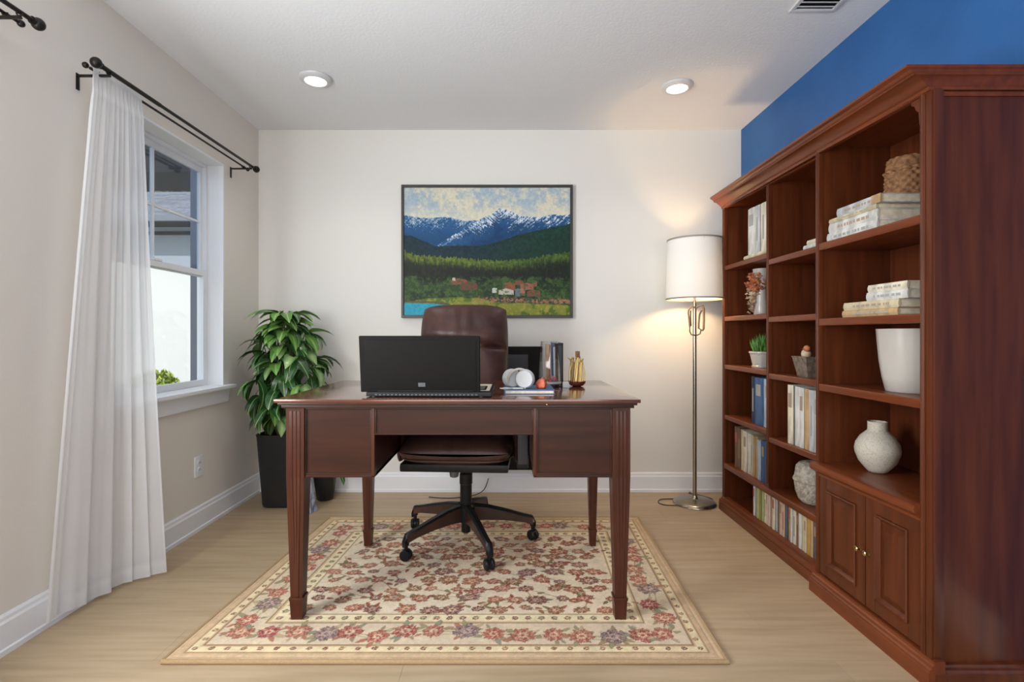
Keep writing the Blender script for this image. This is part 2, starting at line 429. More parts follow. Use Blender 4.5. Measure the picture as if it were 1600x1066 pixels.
# trees rising behind the roof
M['treedark'] = mat('dark_tree_leaf', rgb(66, 76, 44), .8, c2=rgb(140, 150, 92), nscale=2)
def foliage_blob(name, c, rx, ry, rz, n, size, m, parent):
    rnd = random.Random(int(c[0]*100)); b = bmesh.new()
    for i in range(n):
        a = rnd.uniform(0, 2*PI); ph = math.acos(rnd.uniform(-.5, 1)); k = rnd.uniform(.72, 1)
        p = Vector((c[0]+rx*k*math.sin(ph)*math.cos(a), c[1]+ry*k*math.sin(ph)*math.sin(a), c[2]+rz*k*math.cos(ph)))
        R = Matrix.Rotation(rnd.uniform(0, 6.3), 4, 'Z') @ Matrix.Rotation(rnd.uniform(-1.2, 1.2), 4, 'X')
        s = size*rnd.uniform(.7, 1.3)
        vs = [b.verts.new(p+R @ Vector(q)) for q in ((-s*.4, 0, 0), (0, -s*.8, .1*s), (s*.4, 0, 0), (0, s*.8, .1*s))]
        b.faces.new(vs)
    q = MB(); q._merge(b); o = q.build(name, m, parent, smooth=0); o['kind'] = 'stuff'; return o
for i, (tx, lab) in enumerate(((-14.6, 'dark leafy tree behind the grey roof, farther from the window'), (-9.6, 'dark leafy tree behind the grey roof, nearer to the window frame'))):
    t = thing('tree', (tx, 15.0, -.35), lab, 'tree', 'trees behind the neighboring roof')
    MB().tube([(tx, 15, -.35), (tx+.1, 15, 2), (tx, 15.1, 4)], [.2, .16, .1], 8).build('trunk', M['basewood'], t)
    foliage_blob('foliage', (tx, 15.0, 3.7), 2.1, 1.5, 2.6, 2600, .22, M['treedark'], t)
e = thing('porch_roof', (-4.2, 5.2, 2.66), 'dark porch eave hanging over the view outside the window', 'roof')
boxm(-7.5, -1.95, 4.9, 5.6, 2.68, 2.74, .01).build('soffit', M['darkeave'], e, smooth=0)
boxm(-7.5, -1.95, 4.84, 4.9, 2.64, 3.9, .01).build('fascia_board', M['darkeave'], e, smooth=0)
wg = thing('house_corner', (-2.25, 4.35, -.35), 'slate grey outside corner of the house beyond the window frame', 'wall')
boxm(-2.586, -1.92, 4.2, 4.5, -.35, 2.64).build('corner_wall', M['slate'], wg, smooth=0)
boxm(-2.50, -2.46, 4.18, 4.2, -.35, 2.64, .005).build('corner_board', M['slate'], wg, smooth=0)
for k, (c, r, lab) in enumerate((((-4.78, 7.0, .22), .33, 'clipped yellow-green shrub against the white stucco, larger'), ((-4.18, 7.0, .18), .20, 'small yellow-green shrub near the dark house corner'))):
    t = thing('shrub', (c[0], c[1], -.35), lab, 'shrub', 'shrubs by the neighboring house')
    MB().tube([(c[0], c[1], -.36), (c[0], c[1], c[2])], .02, 6).build('stem', M['stem'], t)
    foliage_blob('foliage', (c[0], c[1], c[2]), r, r, .42 if k == 0 else .33, 1600 if k == 0 else 700, .05, M['shrub'], t)

# ------------------------------------------------------------------ numpy noise and painting / rug colours
def vnoise(h, w, ch, cw, rng):
    g = rng.random((ch+2, cw+2)); yy = np.linspace(0, ch, h, endpoint=False); xx = np.linspace(0, cw, w, endpoint=False)
    yi = yy.astype(int); xi = xx.astype(int); fy = (yy-yi)[:, None]; fx = (xx-xi)[None]
    fy = fy*fy*(3-2*fy); fx = fx*fx*(3-2*fx)
    a = g[yi][:, xi]; b = g[yi][:, xi+1]; c = g[yi+1][:, xi]; d = g[yi+1][:, xi+1]
    return (a*(1-fx)+b*fx)*(1-fy)+(c*(1-fx)+d*fx)*fy
def fbm(h, w, ch, cw, rng, o=4):
    s = 0; a = 1; t = 0
    for k in range(o):
        s = s+a*vnoise(h, w, ch*2**k, cw*2**k, rng); t += a; a *= .55
    return s/t
def C(*c): return np.array(c, float)
def mixc(img, mask, c):
    mask = np.clip(mask, 0, 1)[..., None]
    return img*(1-mask)+c*mask
def sm(x, a, b):
    t = np.clip((x-a)/(b-a), 0, 1); return t*t*(3-2*t)
def srgb2lin(a):
    a = np.clip(a, 0, 255)/255
    return np.where(a <= .04045, a/12.92, ((a+.055)/1.055)**2.4)

def color_grid(name, P, img, m, parent, skirt_dir=None):
    """grid mesh of positions P (h,w,3) with per-vertex colours img (h,w,3)"""
    h, w = img.shape[:2]; o = world_loc(parent) if parent is not None else Vector((0, 0, 0))
    me = bpy.data.meshes.new(name)
    V = (P-np.array(o)).reshape(-1, 3)
    idx = np.arange(h*w).reshape(h, w)
    F = np.stack([idx[:-1, :-1], idx[:-1, 1:], idx[1:, 1:], idx[1:, :-1]], -1).reshape(-1, 4)
    me.vertices.add(len(V)); me.vertices.foreach_set('co', V.astype(np.float32).ravel())
    me.loops.add(F.size); me.loops.foreach_set('vertex_index', F.astype(np.int32).ravel())
    me.polygons.add(len(F)); me.polygons.foreach_set('loop_start', np.arange(0, F.size, 4, dtype=np.int32))
    me.polygons.foreach_set('use_smooth', np.ones(len(F), bool))
    me.update(calc_edges=True); me.validate()
    a = me.color_attributes.new('paint', 'FLOAT_COLOR', 'POINT')
    a.data.foreach_set('color', np.concatenate([srgb2lin(img).reshape(-1, 3), np.ones((h*w, 1))], 1).astype(np.float32).ravel())
    me.materials.append(m)
    ob = bpy.data.objects.new(name, me); COL.objects.link(ob)
    if parent is not None: ob.parent = parent
    return ob

def painting(h=400, w=520):
    rng = np.random.default_rng(3)
    v = np.linspace(0, 1, h)[:, None]*np.ones((1, w)); u = np.linspace(0, 1, w)[None]*np.ones((h, 1))
    n1 = fbm(h, w, 5, 8, rng); n2 = fbm(h, w, 14, 18, rng, 5); n3 = fbm(h, w, 60, 80, rng, 3); nv = vnoise(h, w, 30, 150, rng)
    fine = rng.random((h, w))
    img = np.ones((h, w, 3))*C(172, 190, 204)
    img = mixc(img, sm(.55*n1+.35*n2+.2*n3, .42, .66)*.9, C(230, 222, 196))
    img = mixc(img, sm(v, .10, .26)*.7, C(228, 224, 204))
    img = img+(n3-.5)[..., None]*16
    line = lambda pts: np.interp(u, [p[0] for p in pts], [p[1] for p in pts])
    jag = (n2-.5)*.03+(n3-.5)*.012
    # far range and main peak
    r1 = line([(0, .215), (.1, .235), (.25, .23), (.38, .26), (.45, .255), (1, .25)])+jag*.6
    m1 = sm(v, r1-.002, r1+.004)
    diag0 = vnoise(h, w, 70, 110, rng); big = fbm(h, w, 26, 110, rng, 3); fin2 = vnoise(h, w, 130, 170, rng)
    ii, jj = np.mgrid[0:h, 0:w]
    st1 = big[ii, (jj+(ii*1.2).astype(int)) % w]; st2 = big[::-1][ii, (jj-(ii*1.3).astype(int)) % w]
    stp = np.where(u < .575, st2, st1)
    mt = np.ones((h, w, 3))*C(44, 96, 146); mt = mixc(mt, sm(v-r1, .04, .22), C(22, 78, 122))
    mt = mixc(mt, sm(.45*st1+.35*fin2+.3*n2-(v-r1)*2.6, .42, .66)*.85, C(196, 210, 222)); mt = mixc(mt, sm(st2, .6, .8)*.5, C(20, 62, 104)); img = mixc(img, m1, mt)
    r2 = line([(0, .62), (.2, .455), (.3, .37), (.4, .29), (.5, .222), (.555, .178), (.57, .165), (.605, .166), (.66, .2), (.7, .225), (.8, .23), (.9, .212), (1, .205)])+jag*.8
    m2 = sm(v, r2-.002, r2+.004)
    diag = fbm(h, w, 30, 20, rng, 3)
    mt = np.ones((h, w, 3))*C(40, 92, 140); mt = mixc(mt, sm(stp, .55, .75)*.6, C(16, 56, 92)); mt = mixc(mt, sm(v-r2, .05, .25), C(18, 70, 116))
    snow = stp*.62+fin2*.25+diag*.35-(v-r2)*2.1-np.abs(u-.64)*.32
    mt = mixc(mt, sm(snow, .40, .62), C(224, 230, 238)); mt = mixc(mt, sm(n2, .5, .6)*.35*sm(v-r2, .0, .08), C(14, 50, 90))
    mt = mixc(mt, (np.abs(v-r2-.02-n3*.015) < .006)*(u < .5)*.6, C(150, 180, 205)); img = mixc(img, m2, mt)
    # blue-green hills
    r3 = line([(0, .37), (.05, .38), (.12, .42), (.18, .46), (.3, .455), (.45, .455), (.55, .43), (.7, .365), (.8, .335), (1, .285)])+jag*.5
    ht = np.ones((h, w, 3))*C(20, 50, 62); ht = mixc(ht, sm(u, .3, .8), C(26, 62, 52)); ht = ht*(0.7+.6*n3[..., None]); ht = mixc(ht, sm(v-r3, .02, .2)*.4, C(16, 50, 42))
    img = mixc(img, sm(v, r3-.003, r3+.004), ht)
    # forest
    r4 = line([(0, .49), (.05, .52), (.2, .54), (.4, .56), (.6, .572), (.75, .56), (.9, .52), (1, .51)])+(nv-.5)*.03
    dv = v-r4; ft = np.ones((h, w, 3))*C(98, 116, 44); ft = mixc(ft, sm(u, .35, .8)*.6, C(56, 84, 40))
    ft = mixc(ft, sm(dv+(nv-.5)*.08, .02, .10), C(26, 34, 24)); ft = ft*(.62+.76*n3[..., None]); ft = mixc(ft, (nv > .68)*.25, C(78, 74, 48))
    img = mixc(img, sm(dv, -.003, .003), ft)
    # village shrubbery
    r5 = .72+(n2-.5)*.12; bt = np.ones((h, w, 3))*C(48, 74, 38); bt = mixc(bt, sm(n3, .5, .62), C(88, 112, 58)); bt = mixc(bt, sm(n2, .52, .6)*.6, C(28, 42, 28))
    img = mixc(img, sm(v, r5-.01, r5+.01), bt)
    for (a, b, c, d, cc) in ((.28, .38, .71, .755, (146, 88, 72)), (.34, .44, .735, .80, (118, 70, 58)), (.29, .31, .705, .725, (206, 190, 170)),
                             (.60, .67, .74, .80, (150, 88, 66)), (.57, .66, .79, .835, (196, 190, 176)), (.67, .72, .725, .76, (136, 80, 66)),
                             (.70, .78, .745, .80, (160, 100, 82)), (.67, .70, .79, .85, (110, 118, 132)), (.70, .73, .79, .84, (172, 112, 94)),
                             (.74, .82, .80, .85, (128, 84, 64)), (.77, .80, .73, .77, (148, 90, 76)), (.53, .56, .785, .82, (206, 204, 200))):
        sk = (u-a)*.18
        msk = (u > a)*(u < b)*(v > c+np.abs(u-(a+b)/2)*.35)*(v < d+n3*.01)
        img = mixc(img, msk*.95, C(*cc)*1.0)
    img = mixc(img, (n3 > .60)*(v > .70)*(v < .9)*.7, C(60, 90, 44))
    # foreground meadow and water
    r6 = line([(0, .90), (.12, .87), (.3, .855), (.45, .87), (.6, .90), (1, .925)])+jag*.6
    gt = np.ones((h, w, 3))*C(140, 146, 58); gt = mixc(gt, sm(n2, .46, .58), C(92, 112, 44)); gt = mixc(gt, (n3 > .62)*.5, C(196, 176, 96))
    img = mixc(img, sm(v, r6-.004, r6+.006), gt)
    band = np.exp(-((v-.885-(u-.7)*.03)/.022)**2)*sm(u, .36, .5); img = mixc(img, band*sm(n3, .42, .55), C(166, 104, 78))
    img = mixc(img, band*(fine > .9)*.8, C(214, 190, 190))
    rw = line([(0, .905), (.18, .91), (.27, .925), (.32, 1.0), (1, 1.1)])
    wt = np.ones((h, w, 3))*C(48, 164, 190); wt = wt+(n3-.5)[..., None]*30
    img = mixc(img, sm(v, rw-.003, rw+.003), wt); img = mixc(img, (np.abs(v-rw+.01) < .008)*(u < .3)*.8, C(96, 90, 70))
    img = (img-8)*(.93+.12*fine[..., None])
    return img

# framed painting
pt = thing('framed_painting', (-.13, BACK-.012, 1.21), 'framed landscape painting of snowy blue mountains over a village', 'painting')
PX0, PX1, PZ0, PZ1 = -.729, .470, 1.222, 2.152
M['frame'] = mat('dark_pewter_frame', rgb(62, 60, 58), .4, .3, bump=.05)
M['paint'] = vcol_mat('painted_canvas', 'paint', .45, .25, 400)
b = MB(); fw = .017; yf0, yf1 = BACK-.034, BACK-.002
b.box(PX0, PX1, yf0, yf1, PZ1-fw, PZ1, .003); b.box(PX0, PX1, yf0, yf1, PZ0, PZ0+fw, .003)
b.box(PX0, PX0+fw, yf0, yf1, PZ0+fw, PZ1-fw, .003); b.box(PX1-fw, PX1, yf0, yf1, PZ0+fw, PZ1-fw, .003)
b.build('frame', M['frame'], pt, smooth=0)
boxm(PX0+fw, PX1-fw, BACK-.022, BACK-.004, PZ0+fw, PZ1-fw).build('backing', M['frame'], pt, smooth=0)
im = painting(); hh, ww = im.shape[:2]
gx = np.linspace(PX0+fw+.002, PX1-fw-.002, ww); gz = np.linspace(PZ1-fw-.002, PZ0+fw+.002, hh)
P = np.zeros((hh, ww, 3)); P[..., 0] = gx[None]; P[..., 1] = BACK-.0235; P[..., 2] = gz[:, None]
color_grid('canvas', P, im, M['paint'], pt)

# rug
def rug_image(W, D, res=.0032):
    rng = np.random.default_rng(11); rr = random.Random(5)
    h, w = int(D/res), int(W/res)
    s = np.linspace(0, W, w)[None]*np.ones((h, 1)); t = np.linspace(0, D, h)[:, None]*np.ones((1, w))  # t: 0 = front
    img = np.ones((h, w, 3))*C(222, 204, 178)
    n = fbm(h, w, 40, 50, rng, 3); fine = rng.random((h, w))
    e = np.minimum(np.minimum(s, W-s), np.minimum(t, D-t))
    B0, B1, B2, B3 = .045, .085, .225, .285
    img = mixc(img, (e < B0)*1., C(200, 172, 138))
    img = mixc(img, ((e > B0) & (e < B1))*1., C(224, 206, 168))
    img = mixc(img, ((e > B1) & (e < B2))*1., C(212, 192, 164))
    img = mixc(img, ((e > B2) & (e < B3))*1., C(226, 210, 174))
    for k, c in ((B0, (160, 126, 92)), (B1, (120, 84, 62)), (B2, (122, 90, 66)), (B3, (150, 116, 84)), (B2+.008, (196, 164, 120)), (B1-.006, (190, 160, 120))):
        img = mixc(img, np.exp(-((e-k)/.0032)**2)*.9, C(*c))
    def stamp(cx, cy, R, fn):
        i0, i1 = max(0, int((cy-R)/res)), min(h, int((cy+R)/res)+1); j0, j1 = max(0, int((cx-R)/res)), min(w, int((cx+R)/res)+1)
        if i1 <= i0 or j1 <= j0: return
        dx = s[i0:i1, j0:j1]-cx; dy = t[i0:i1, j0:j1]-cy
        img[i0:i1, j0:j1] = fn(img[i0:i1, j0:j1], dx, dy, fine[i0:i1, j0:j1])
    reds = [(166, 88, 70), (172, 100, 78), (150, 76, 64), (150, 94, 68), (134, 86, 82), (182, 112, 88), (140, 92, 62), (122, 74, 66)]
    def flower(cx, cy, R, col=None, asp=1.0, kind=0):
        k = rr.choice([5, 6, 7, 8]); ph = rr.uniform(0, 6.3); rot = rr.uniform(-.5, .5)
        c = C(*(col or rr.choice(reds))); dk = c*.55; lt = C(226, 182, 150)
        def fn(im, dx, dy, fi):
            x = dx*math.cos(rot)+dy*math.sin(rot); y = (-dx*math.sin(rot)+dy*math.cos(rot))*asp
            r = np.hypot(x, y)/R; th = np.arctan2(y, x)
            pet = .90+.08*np.cos(k*th+ph)+.05*np.cos(2*k*th+1)
            q = r/pet+(fi-.5)*.22
            im = mixc(im, (q < 1)*.70, dk); im = mixc(im, (q < .90)*.9, c)
            im = mixc(im, ((q < .82) & (np.cos(k*th+ph+3.2*q) > .45) & (q > .35))*.6, lt)
            im = mixc(im, ((q < .60) & (q > .5))*.7, dk)
            im = mixc(im, (q < .38)*.9, C(222, 196, 164) if kind == 0 else C(196, 170, 160)); im = mixc(im, (q < .2)*.9, c*.9)
            im = mixc(im, ((q < 1) & (fi > .75))*.35, C(236, 214, 186)); im = mixc(im, ((q < 1) & (fi < .15))*.3, dk)
            return im
        stamp(cx, cy, R*1.35, fn)
    def leaf(cx, cy, R, ang, col):
        c = C(*col)
        def fn(im, dx, dy, fi):
            x = dx*math.cos(ang)+dy*math.sin(ang); y = -dx*math.sin(ang)+dy*math.cos(ang)
            q = (x/R)**2+(y/(R*.42*(1.1-.5*x/R)))**2
            im = mixc(im, (q < 1)*.75, c*.8); im = mixc(im, (q < .6)*.9, c); return im
        stamp(cx, cy, R*1.2, fn)
    def vine(pts, col, wd=.0028):
        for (a, b), (c, d) in zip(pts, pts[1:]):
            L = math.hypot(c-a, d-b); m = max(2, int(L/(res*.8)))
            for q in range(m):
                x = a+(c-a)*q/m; y = b+(d-b)*q/m
                i, j = int(y/res), int(x/res)
                if 0 <= i < h-1 and 0 <= j < w-1:
                    img[i, j] = img[i, j]*.15+C(*col)*.85
                    if rr.random() < .5: img[i, j+1] = img[i, j+1]*.5+C(*col)*.5
    # field
    f0, f1, g0, g1 = B3, W-B3, B3, D-B3
    rows = 10; cols = 13
    pts = []
    for r in range(rows):
        for c in range(cols):
            pts.append((f0+(c+.5+(.5 if r % 2 else 0)-.25)*(f1-f0)/cols+rr.uniform(-.018, .018), g0+(r+.5)*(g1-g0)/rows+rr.uniform(-.012, .012)))
    for i, (x, y) in enumerate(pts):
        j = rr.choice([i+1, i+cols, i-cols+1])
        if 0 <= j < len(pts) and abs(pts[j][0]-x) < .3:
            x2, y2 = pts[j]; mx, my = (x+x2)/2+rr.uniform(-.03, .03), (y+y2)/2+rr.uniform(-.03, .03)
            cv = [((1-q)**2*x+2*q*(1-q)*mx+q*q*x2, (1-q)**2*y+2*q*(1-q)*my+q*q*y2) for q in [k/10 for k in range(11)]]
            vine(cv, rr.choice([(138, 112, 80), (122, 92, 66), (150, 120, 92)]))
            leaf(mx, my, .018, rr.uniform(0, 6.3), rr.choice([(136, 128, 88), (160, 90, 70), (150, 110, 76)]))
    for x, y in pts:
        if f0+.02 < x < f1-.02:
            flower(x, y, rr.choice([.030, .038, .044, .050]), asp=rr.uniform(1.1, 1.6), kind=rr.random() < .3)
            for q in range(rr.choice([0, 1, 2])):
                a = rr.uniform(0, 6.3); leaf(x+.05*math.cos(a), y+.036*math.sin(a), .016, a, rr.choice([(150, 80, 64), (160, 104, 74), (128, 120, 84)]))
    # main border flowers, alternating red roses and grey-violet medallions
    mid = (B1+B2)/2
    def ring(d, step):
        out = []
        for (ax, ay, bx, by) in ((d, d, W-d, d), (W-d, d, W-d, D-d), (W-d, D-d, d, D-d), (d, D-d, d, d)):
            L = math.hypot(bx-ax, by-ay); n_ = max(1, round(L/step))
            out += [(ax+(bx-ax)*k/n_, ay+(by-ay)*k/n_) for k in range(n_)]
        return out
    R_ = ring(mid, .105)
    wob = [(x+rr.uniform(-.02, .02), y+rr.uniform(-.02, .02)) for x, y in R_]
    vine(wob+[wob[0]], (134, 120, 88)); vine([(x+.02, y-.02) for x, y in wob], (170, 140, 112))
    for k, (x, y) in enumerate(wob):
        if k % 5 == 3: flower(x, y, .054, (132, 108, 110), asp=1.1, kind=1)
        elif k % 2: flower(x, y, .042, rr.choice([(182, 96, 80), (176, 96, 84), (168, 74, 78)]))
        else: flower(x, y, .050, rr.choice([(176, 104, 84), (166, 84, 74)]), asp=1.1)
        for q in range(5):
            a = rr.uniform(0, 6.3); leaf(x+.058*math.cos(a), y+.055*math.sin(a), rr.uniform(.012, .022), a, rr.choice([(158, 148, 112), (178, 118, 94), (164, 138, 104), (146, 144, 120), (186, 164, 130)]))
    for x, y in ring((B0+B1)/2+.001, .055): flower(x, y, .011, rr.choice([(150, 112, 76), (136, 88, 66)]))
    for x, y in ring((B2+B3)/2+.004, .05): flower(x, y, .014, rr.choice([(150, 106, 76), (136, 88, 72), (130, 120, 86)]))
    n4 = fbm(h, w, 120, 160, rng, 2); img = img*(.88+.10*n[..., None]+.07*fine[..., None]+.10*n4[..., None])
    return img, e
rug = thing('area_rug', (-.17, 2.4, 0), 'cream area rug with red floral vines under the desk', 'rug')
RC = [Vector((-1.150, 1.712, 0)), Vector((.742, 1.712, 0)), Vector((.792, 3.06, 0)), Vector((-1.05, 3.06, 0))]  # front-left, front-right, back-right, back-left
W_, D_ = 1.86, 1.36
rim, e = rug_image(W_, D_)
hh, ww = rim.shape[:2]
U = np.linspace(0, 1, ww)[None, :, None]*np.ones((hh, 1, 1)); Vv = np.linspace(0, 1, hh)[:, None, None]*np.ones((1, ww, 1))
RA = [np.array(p) for p in RC]
P = (RA[0]*(1-U)+RA[1]*U)*(1-Vv)+(RA[3]*(1-U)+RA[2]*U)*Vv
RT = .0125
edge = np.clip(e/.010, 0, 1)
rngz = np.random.default_rng(2)
P[..., 2] = .0012+(RT-.0012)*np.sqrt(np.clip(1-(1-edge)**2, 0, 1))-.0014*np.exp(-((e-.045)/.004)**2)-.0020*np.exp(-((e-.020)/.003)**2)+rngz.random((hh, ww))*.0005
M['rug'] = vcol_mat('tufted_wool_pile', 'paint', .95, .5, 500)
color_grid('pile', P, rim, M['rug'], rug)
# corded binding around the edge
b = MB(); cp = []
for i in range(4):
    a, c = RC[i], RC[(i+1) % 4]
    cp += [a.lerp(c, k/12) for k in range(12)]
cp.append(RC[0])
b.tube([Vector((p.x, p.y, .0082)) for p in cp], .0080, 10)
M['binding'] = mat('beige_corded_binding', rgb(176, 150, 114), .95, bump=.6, bscale=350, c2=rgb(170, 140, 102), nscale=180)
b.build('binding', M['binding'], rug)

# ------------------------------------------------------------------ desk
TX0, TX1, TY0, TY1, TZ = -.868, .506, 1.913, 2.72, .860
dk = thing('desk', (-.18, 2.3, RT), 'dark mahogany writing desk with fluted tapering legs on the floral rug', 'desk')
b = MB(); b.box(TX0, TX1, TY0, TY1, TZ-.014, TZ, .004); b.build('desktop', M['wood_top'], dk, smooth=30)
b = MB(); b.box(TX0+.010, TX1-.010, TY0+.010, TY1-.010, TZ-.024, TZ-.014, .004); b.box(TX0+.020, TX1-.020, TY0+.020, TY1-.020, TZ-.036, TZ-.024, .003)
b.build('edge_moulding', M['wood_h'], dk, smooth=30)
LX0, LX1 = -.833, .4736
def desk_leg(x0, x1, y0, y1, out):
    zt, zb = TZ-.036, RT; w = x1-x0; d = y1-y0; zs = .558
    f = lambda z: (0 if z >= zs else (zs-z)/(zs-.09)) if z > .09 else 1
    b = MB(); t = bmesh.new(); rings = []
    for z in (zt, zs, .09):
        k = f(z); ix = .012*k; iy = .012*k
        rings.append([t.verts.new(p) for p in ((x0+ix, y0+iy, z), (x1-ix, y0+iy, z), (x1-ix, y1-iy, z), (x0+ix, y1-iy, z))])
    for A, B_ in zip(rings, rings[1:]):
        for i in range(4): t.faces.new((A[i], B_[i], B_[(i+1) % 4], A[(i+1) % 4]))
    t.faces.new(rings[0]); t.faces.new(rings[-1][::-1])
    b._merge(t)
    lg = b.build('leg', M['wood_dv'], dk, smooth=0)
    # raised reeding strips on the front and outer faces
    r = MB(); g = .012; nr = 3; sw = (w-2*g)/(nr*2-1)*1.25
    for k in range(nr):
        c = (k+.5)/nr; xa = x0+g+(w-2*g)*c
        xb = x0+g*1.6+.012*.6+(w-2*g*1.6-.024*.6)*c
        r.poly([(xa-sw*.45, y0-.0025, zt-.012), (xa+sw*.45, y0-.0025, zt-.012), (xa+sw*.45, y0-.0025, zs), (xa-sw*.45, y0-.0025, zs)], (0, .006, 0), .0016); r.poly([(xa-sw*.45, y0-.0025, zs+.002), (xa+sw*.45, y0-.0025, zs+.002), (xb+sw*.34, y0+.0092, .10), (xb-sw*.34, y0+.0092, .10)], (0, .006, 0), .0016)
        xm = xa
    r.build('reeding', M['wood_dv'], lg, smooth=30)
    ft = MB(); k = .007
    ft.poly([(x0+k, y0+k, .098), (x1-k, y0+k, .098), (x1-k, y1-k, .098), (x0+k, y1-k, .098)], (0, 0, -.012), .002)
    t = bmesh.new(); A = [t.verts.new(p) for p in ((x0+k+.002, y0+k+.002, .087), (x1-k-.002, y0+k+.002, .087), (x1-k-.002, y1-k-.002, .087), (x0+k+.002, y1-k-.002, .087))]
    q = .013; B_ = [t.verts.new(p) for p in ((x0+q, y0+q, zb), (x1-q, y0+q, zb), (x1-q, y1-q, zb), (x0+q, y1-q, zb))]
    for i in range(4): t.faces.new((A[i], B_[i], B_[(i+1) % 4], A[(i+1) % 4]))
    t.faces.new(A); t.faces.new(B_[::-1]); ft._merge(t)
    ft.build('foot_block', M['wood_dv'], lg, smooth=30)
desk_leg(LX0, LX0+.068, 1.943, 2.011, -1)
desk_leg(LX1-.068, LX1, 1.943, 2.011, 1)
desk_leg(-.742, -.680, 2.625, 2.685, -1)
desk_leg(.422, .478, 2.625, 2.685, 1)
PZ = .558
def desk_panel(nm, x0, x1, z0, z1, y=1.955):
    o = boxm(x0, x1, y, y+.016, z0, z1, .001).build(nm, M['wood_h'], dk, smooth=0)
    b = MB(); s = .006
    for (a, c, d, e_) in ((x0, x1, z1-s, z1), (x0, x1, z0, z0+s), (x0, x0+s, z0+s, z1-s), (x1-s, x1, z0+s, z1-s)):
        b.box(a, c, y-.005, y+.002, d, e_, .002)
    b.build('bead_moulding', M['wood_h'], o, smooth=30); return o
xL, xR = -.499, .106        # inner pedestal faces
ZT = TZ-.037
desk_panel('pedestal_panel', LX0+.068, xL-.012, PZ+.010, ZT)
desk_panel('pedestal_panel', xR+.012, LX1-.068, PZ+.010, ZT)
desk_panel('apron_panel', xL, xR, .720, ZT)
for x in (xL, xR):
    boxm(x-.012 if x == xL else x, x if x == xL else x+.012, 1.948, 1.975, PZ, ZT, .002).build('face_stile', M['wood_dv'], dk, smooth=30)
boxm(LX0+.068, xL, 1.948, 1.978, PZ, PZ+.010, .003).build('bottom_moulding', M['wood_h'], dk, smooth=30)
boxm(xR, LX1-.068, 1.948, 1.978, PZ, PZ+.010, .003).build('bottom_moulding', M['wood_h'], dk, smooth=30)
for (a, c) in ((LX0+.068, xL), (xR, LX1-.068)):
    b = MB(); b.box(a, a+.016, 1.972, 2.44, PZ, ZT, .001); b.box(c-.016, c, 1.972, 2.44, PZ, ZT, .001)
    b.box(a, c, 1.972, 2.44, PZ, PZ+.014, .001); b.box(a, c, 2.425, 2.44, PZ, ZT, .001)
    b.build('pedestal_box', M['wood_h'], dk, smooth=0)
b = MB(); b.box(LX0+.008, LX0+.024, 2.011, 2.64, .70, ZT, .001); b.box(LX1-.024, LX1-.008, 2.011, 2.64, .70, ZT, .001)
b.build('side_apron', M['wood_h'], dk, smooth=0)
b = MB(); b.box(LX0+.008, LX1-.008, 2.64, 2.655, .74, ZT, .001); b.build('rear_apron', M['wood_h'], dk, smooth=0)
b = MB(); b.ball((.155, TY0+.004, TZ-.019), .0045, 10); b.build('brass_pin', M['brass'], dk)

# ------------------------------------------------------------------ office chair
SX, SY = -.222, 2.60
ch = thing('office_chair', (-.209, 2.70, RT), 'high-back brown leather swivel chair with five wheeled legs behind the desk', 'office chair')
ROT = Matrix.Rotation(math.radians(-3), 4, 'Z')
def bow(u, v, x, y, z, sg):
    # stitched creases and a gentle curve around the sitter
    y += .030*u*u
    if sg < 0:
        y -= .014*math.exp(-((v-.72)/.28)**2)*(1-u*u)
        y += .040*math.exp(-((v-.34+.07*u)/.032)**2)*(1-abs(u)**12); y -= .020*math.exp(-((v-.48+.05*u)/.11)**2)*(1-u**4)
        y += .0045*math.sin(u*15+3*v+2*math.sin(5*u))*(1-u*u)*math.exp(-((v-.70)/.25)**2)
        y += .006*math.sin(7*v+7*u)*(v < .3)*(1-abs(u)**4)
    x *= 1+.03*math.exp(-((v-.6)/.4)**2)-.03*(v < -.3)*(abs(v)-.3)
    return x, y, z
TILT = Matrix.Rotation(math.radians(9), 4, 'X')
BC = Matrix.Translation((-.245, 2.955, .93)) @ ROT @ Matrix.Rotation(math.radians(-7), 4, 'X')
b = MB(); b.pillow(BC, .50, .70, .16, 48, 84, 3.6, bow); b.build('backrest', M['leather'], ch, smooth=60)
b = MB(); b.pillow(BC @ Matrix.Translation((0, .045, -.005)), .515, .71, .07, 24, 24, 5); b.build('back_shell', M['leather'], ch, smooth=60)
pp = []
for k in range(49):
    a = 2*PI*k/48; cx = math.copysign(abs(math.cos(a))**.38, math.cos(a)); cz = math.copysign(abs(math.sin(a))**.38, math.sin(a))
    pp.append(BC @ Vector((.249*cx, .022+.03*cx*cx, .345*cz)))
b = MB(); b.tube(pp, .0045, 6); b.build('piping', M['piping'], ch)
def seatf(u, v, x, y, z, sg):
    # y is up in the seat's own frame after rotation
    if sg < 0: y -= .018*math.exp(-((v+.75)/.3)**2)
    y += .010*u*u
    return x, y, z
SM = Matrix.Translation((SX, SY, .562)) @ ROT @ Matrix.Rotation(PI/2, 4, 'X') @ Matrix.Scale(-1, 4, Vector((0, 1, 0))) @ Matrix.Scale(-1, 4, Vector((0, 0, 1)))
b = MB(); b.pillow(SM, .535, .58, .17, 30, 30, 3.4, lambda u, v, x, y, z, sg: (x, y+(.012 if sg > 0 else 0)*(1-u*u), z)); b.build('seat', M['leather'], ch, smooth=60)
pp = []
for k in range(49):
    a = 2*PI*k/48; cx = math.copysign(abs(math.cos(a))**.4, math.cos(a)); cy = math.copysign(abs(math.sin(a))**.4, math.sin(a))
    pp.append(Matrix.Translation((SX, SY, .528)) @ ROT @ Vector((.263*cx, .287*cy, 0)))
b = MB(); b.tube(pp, .005, 6); b.build('piping', M['piping'], ch)
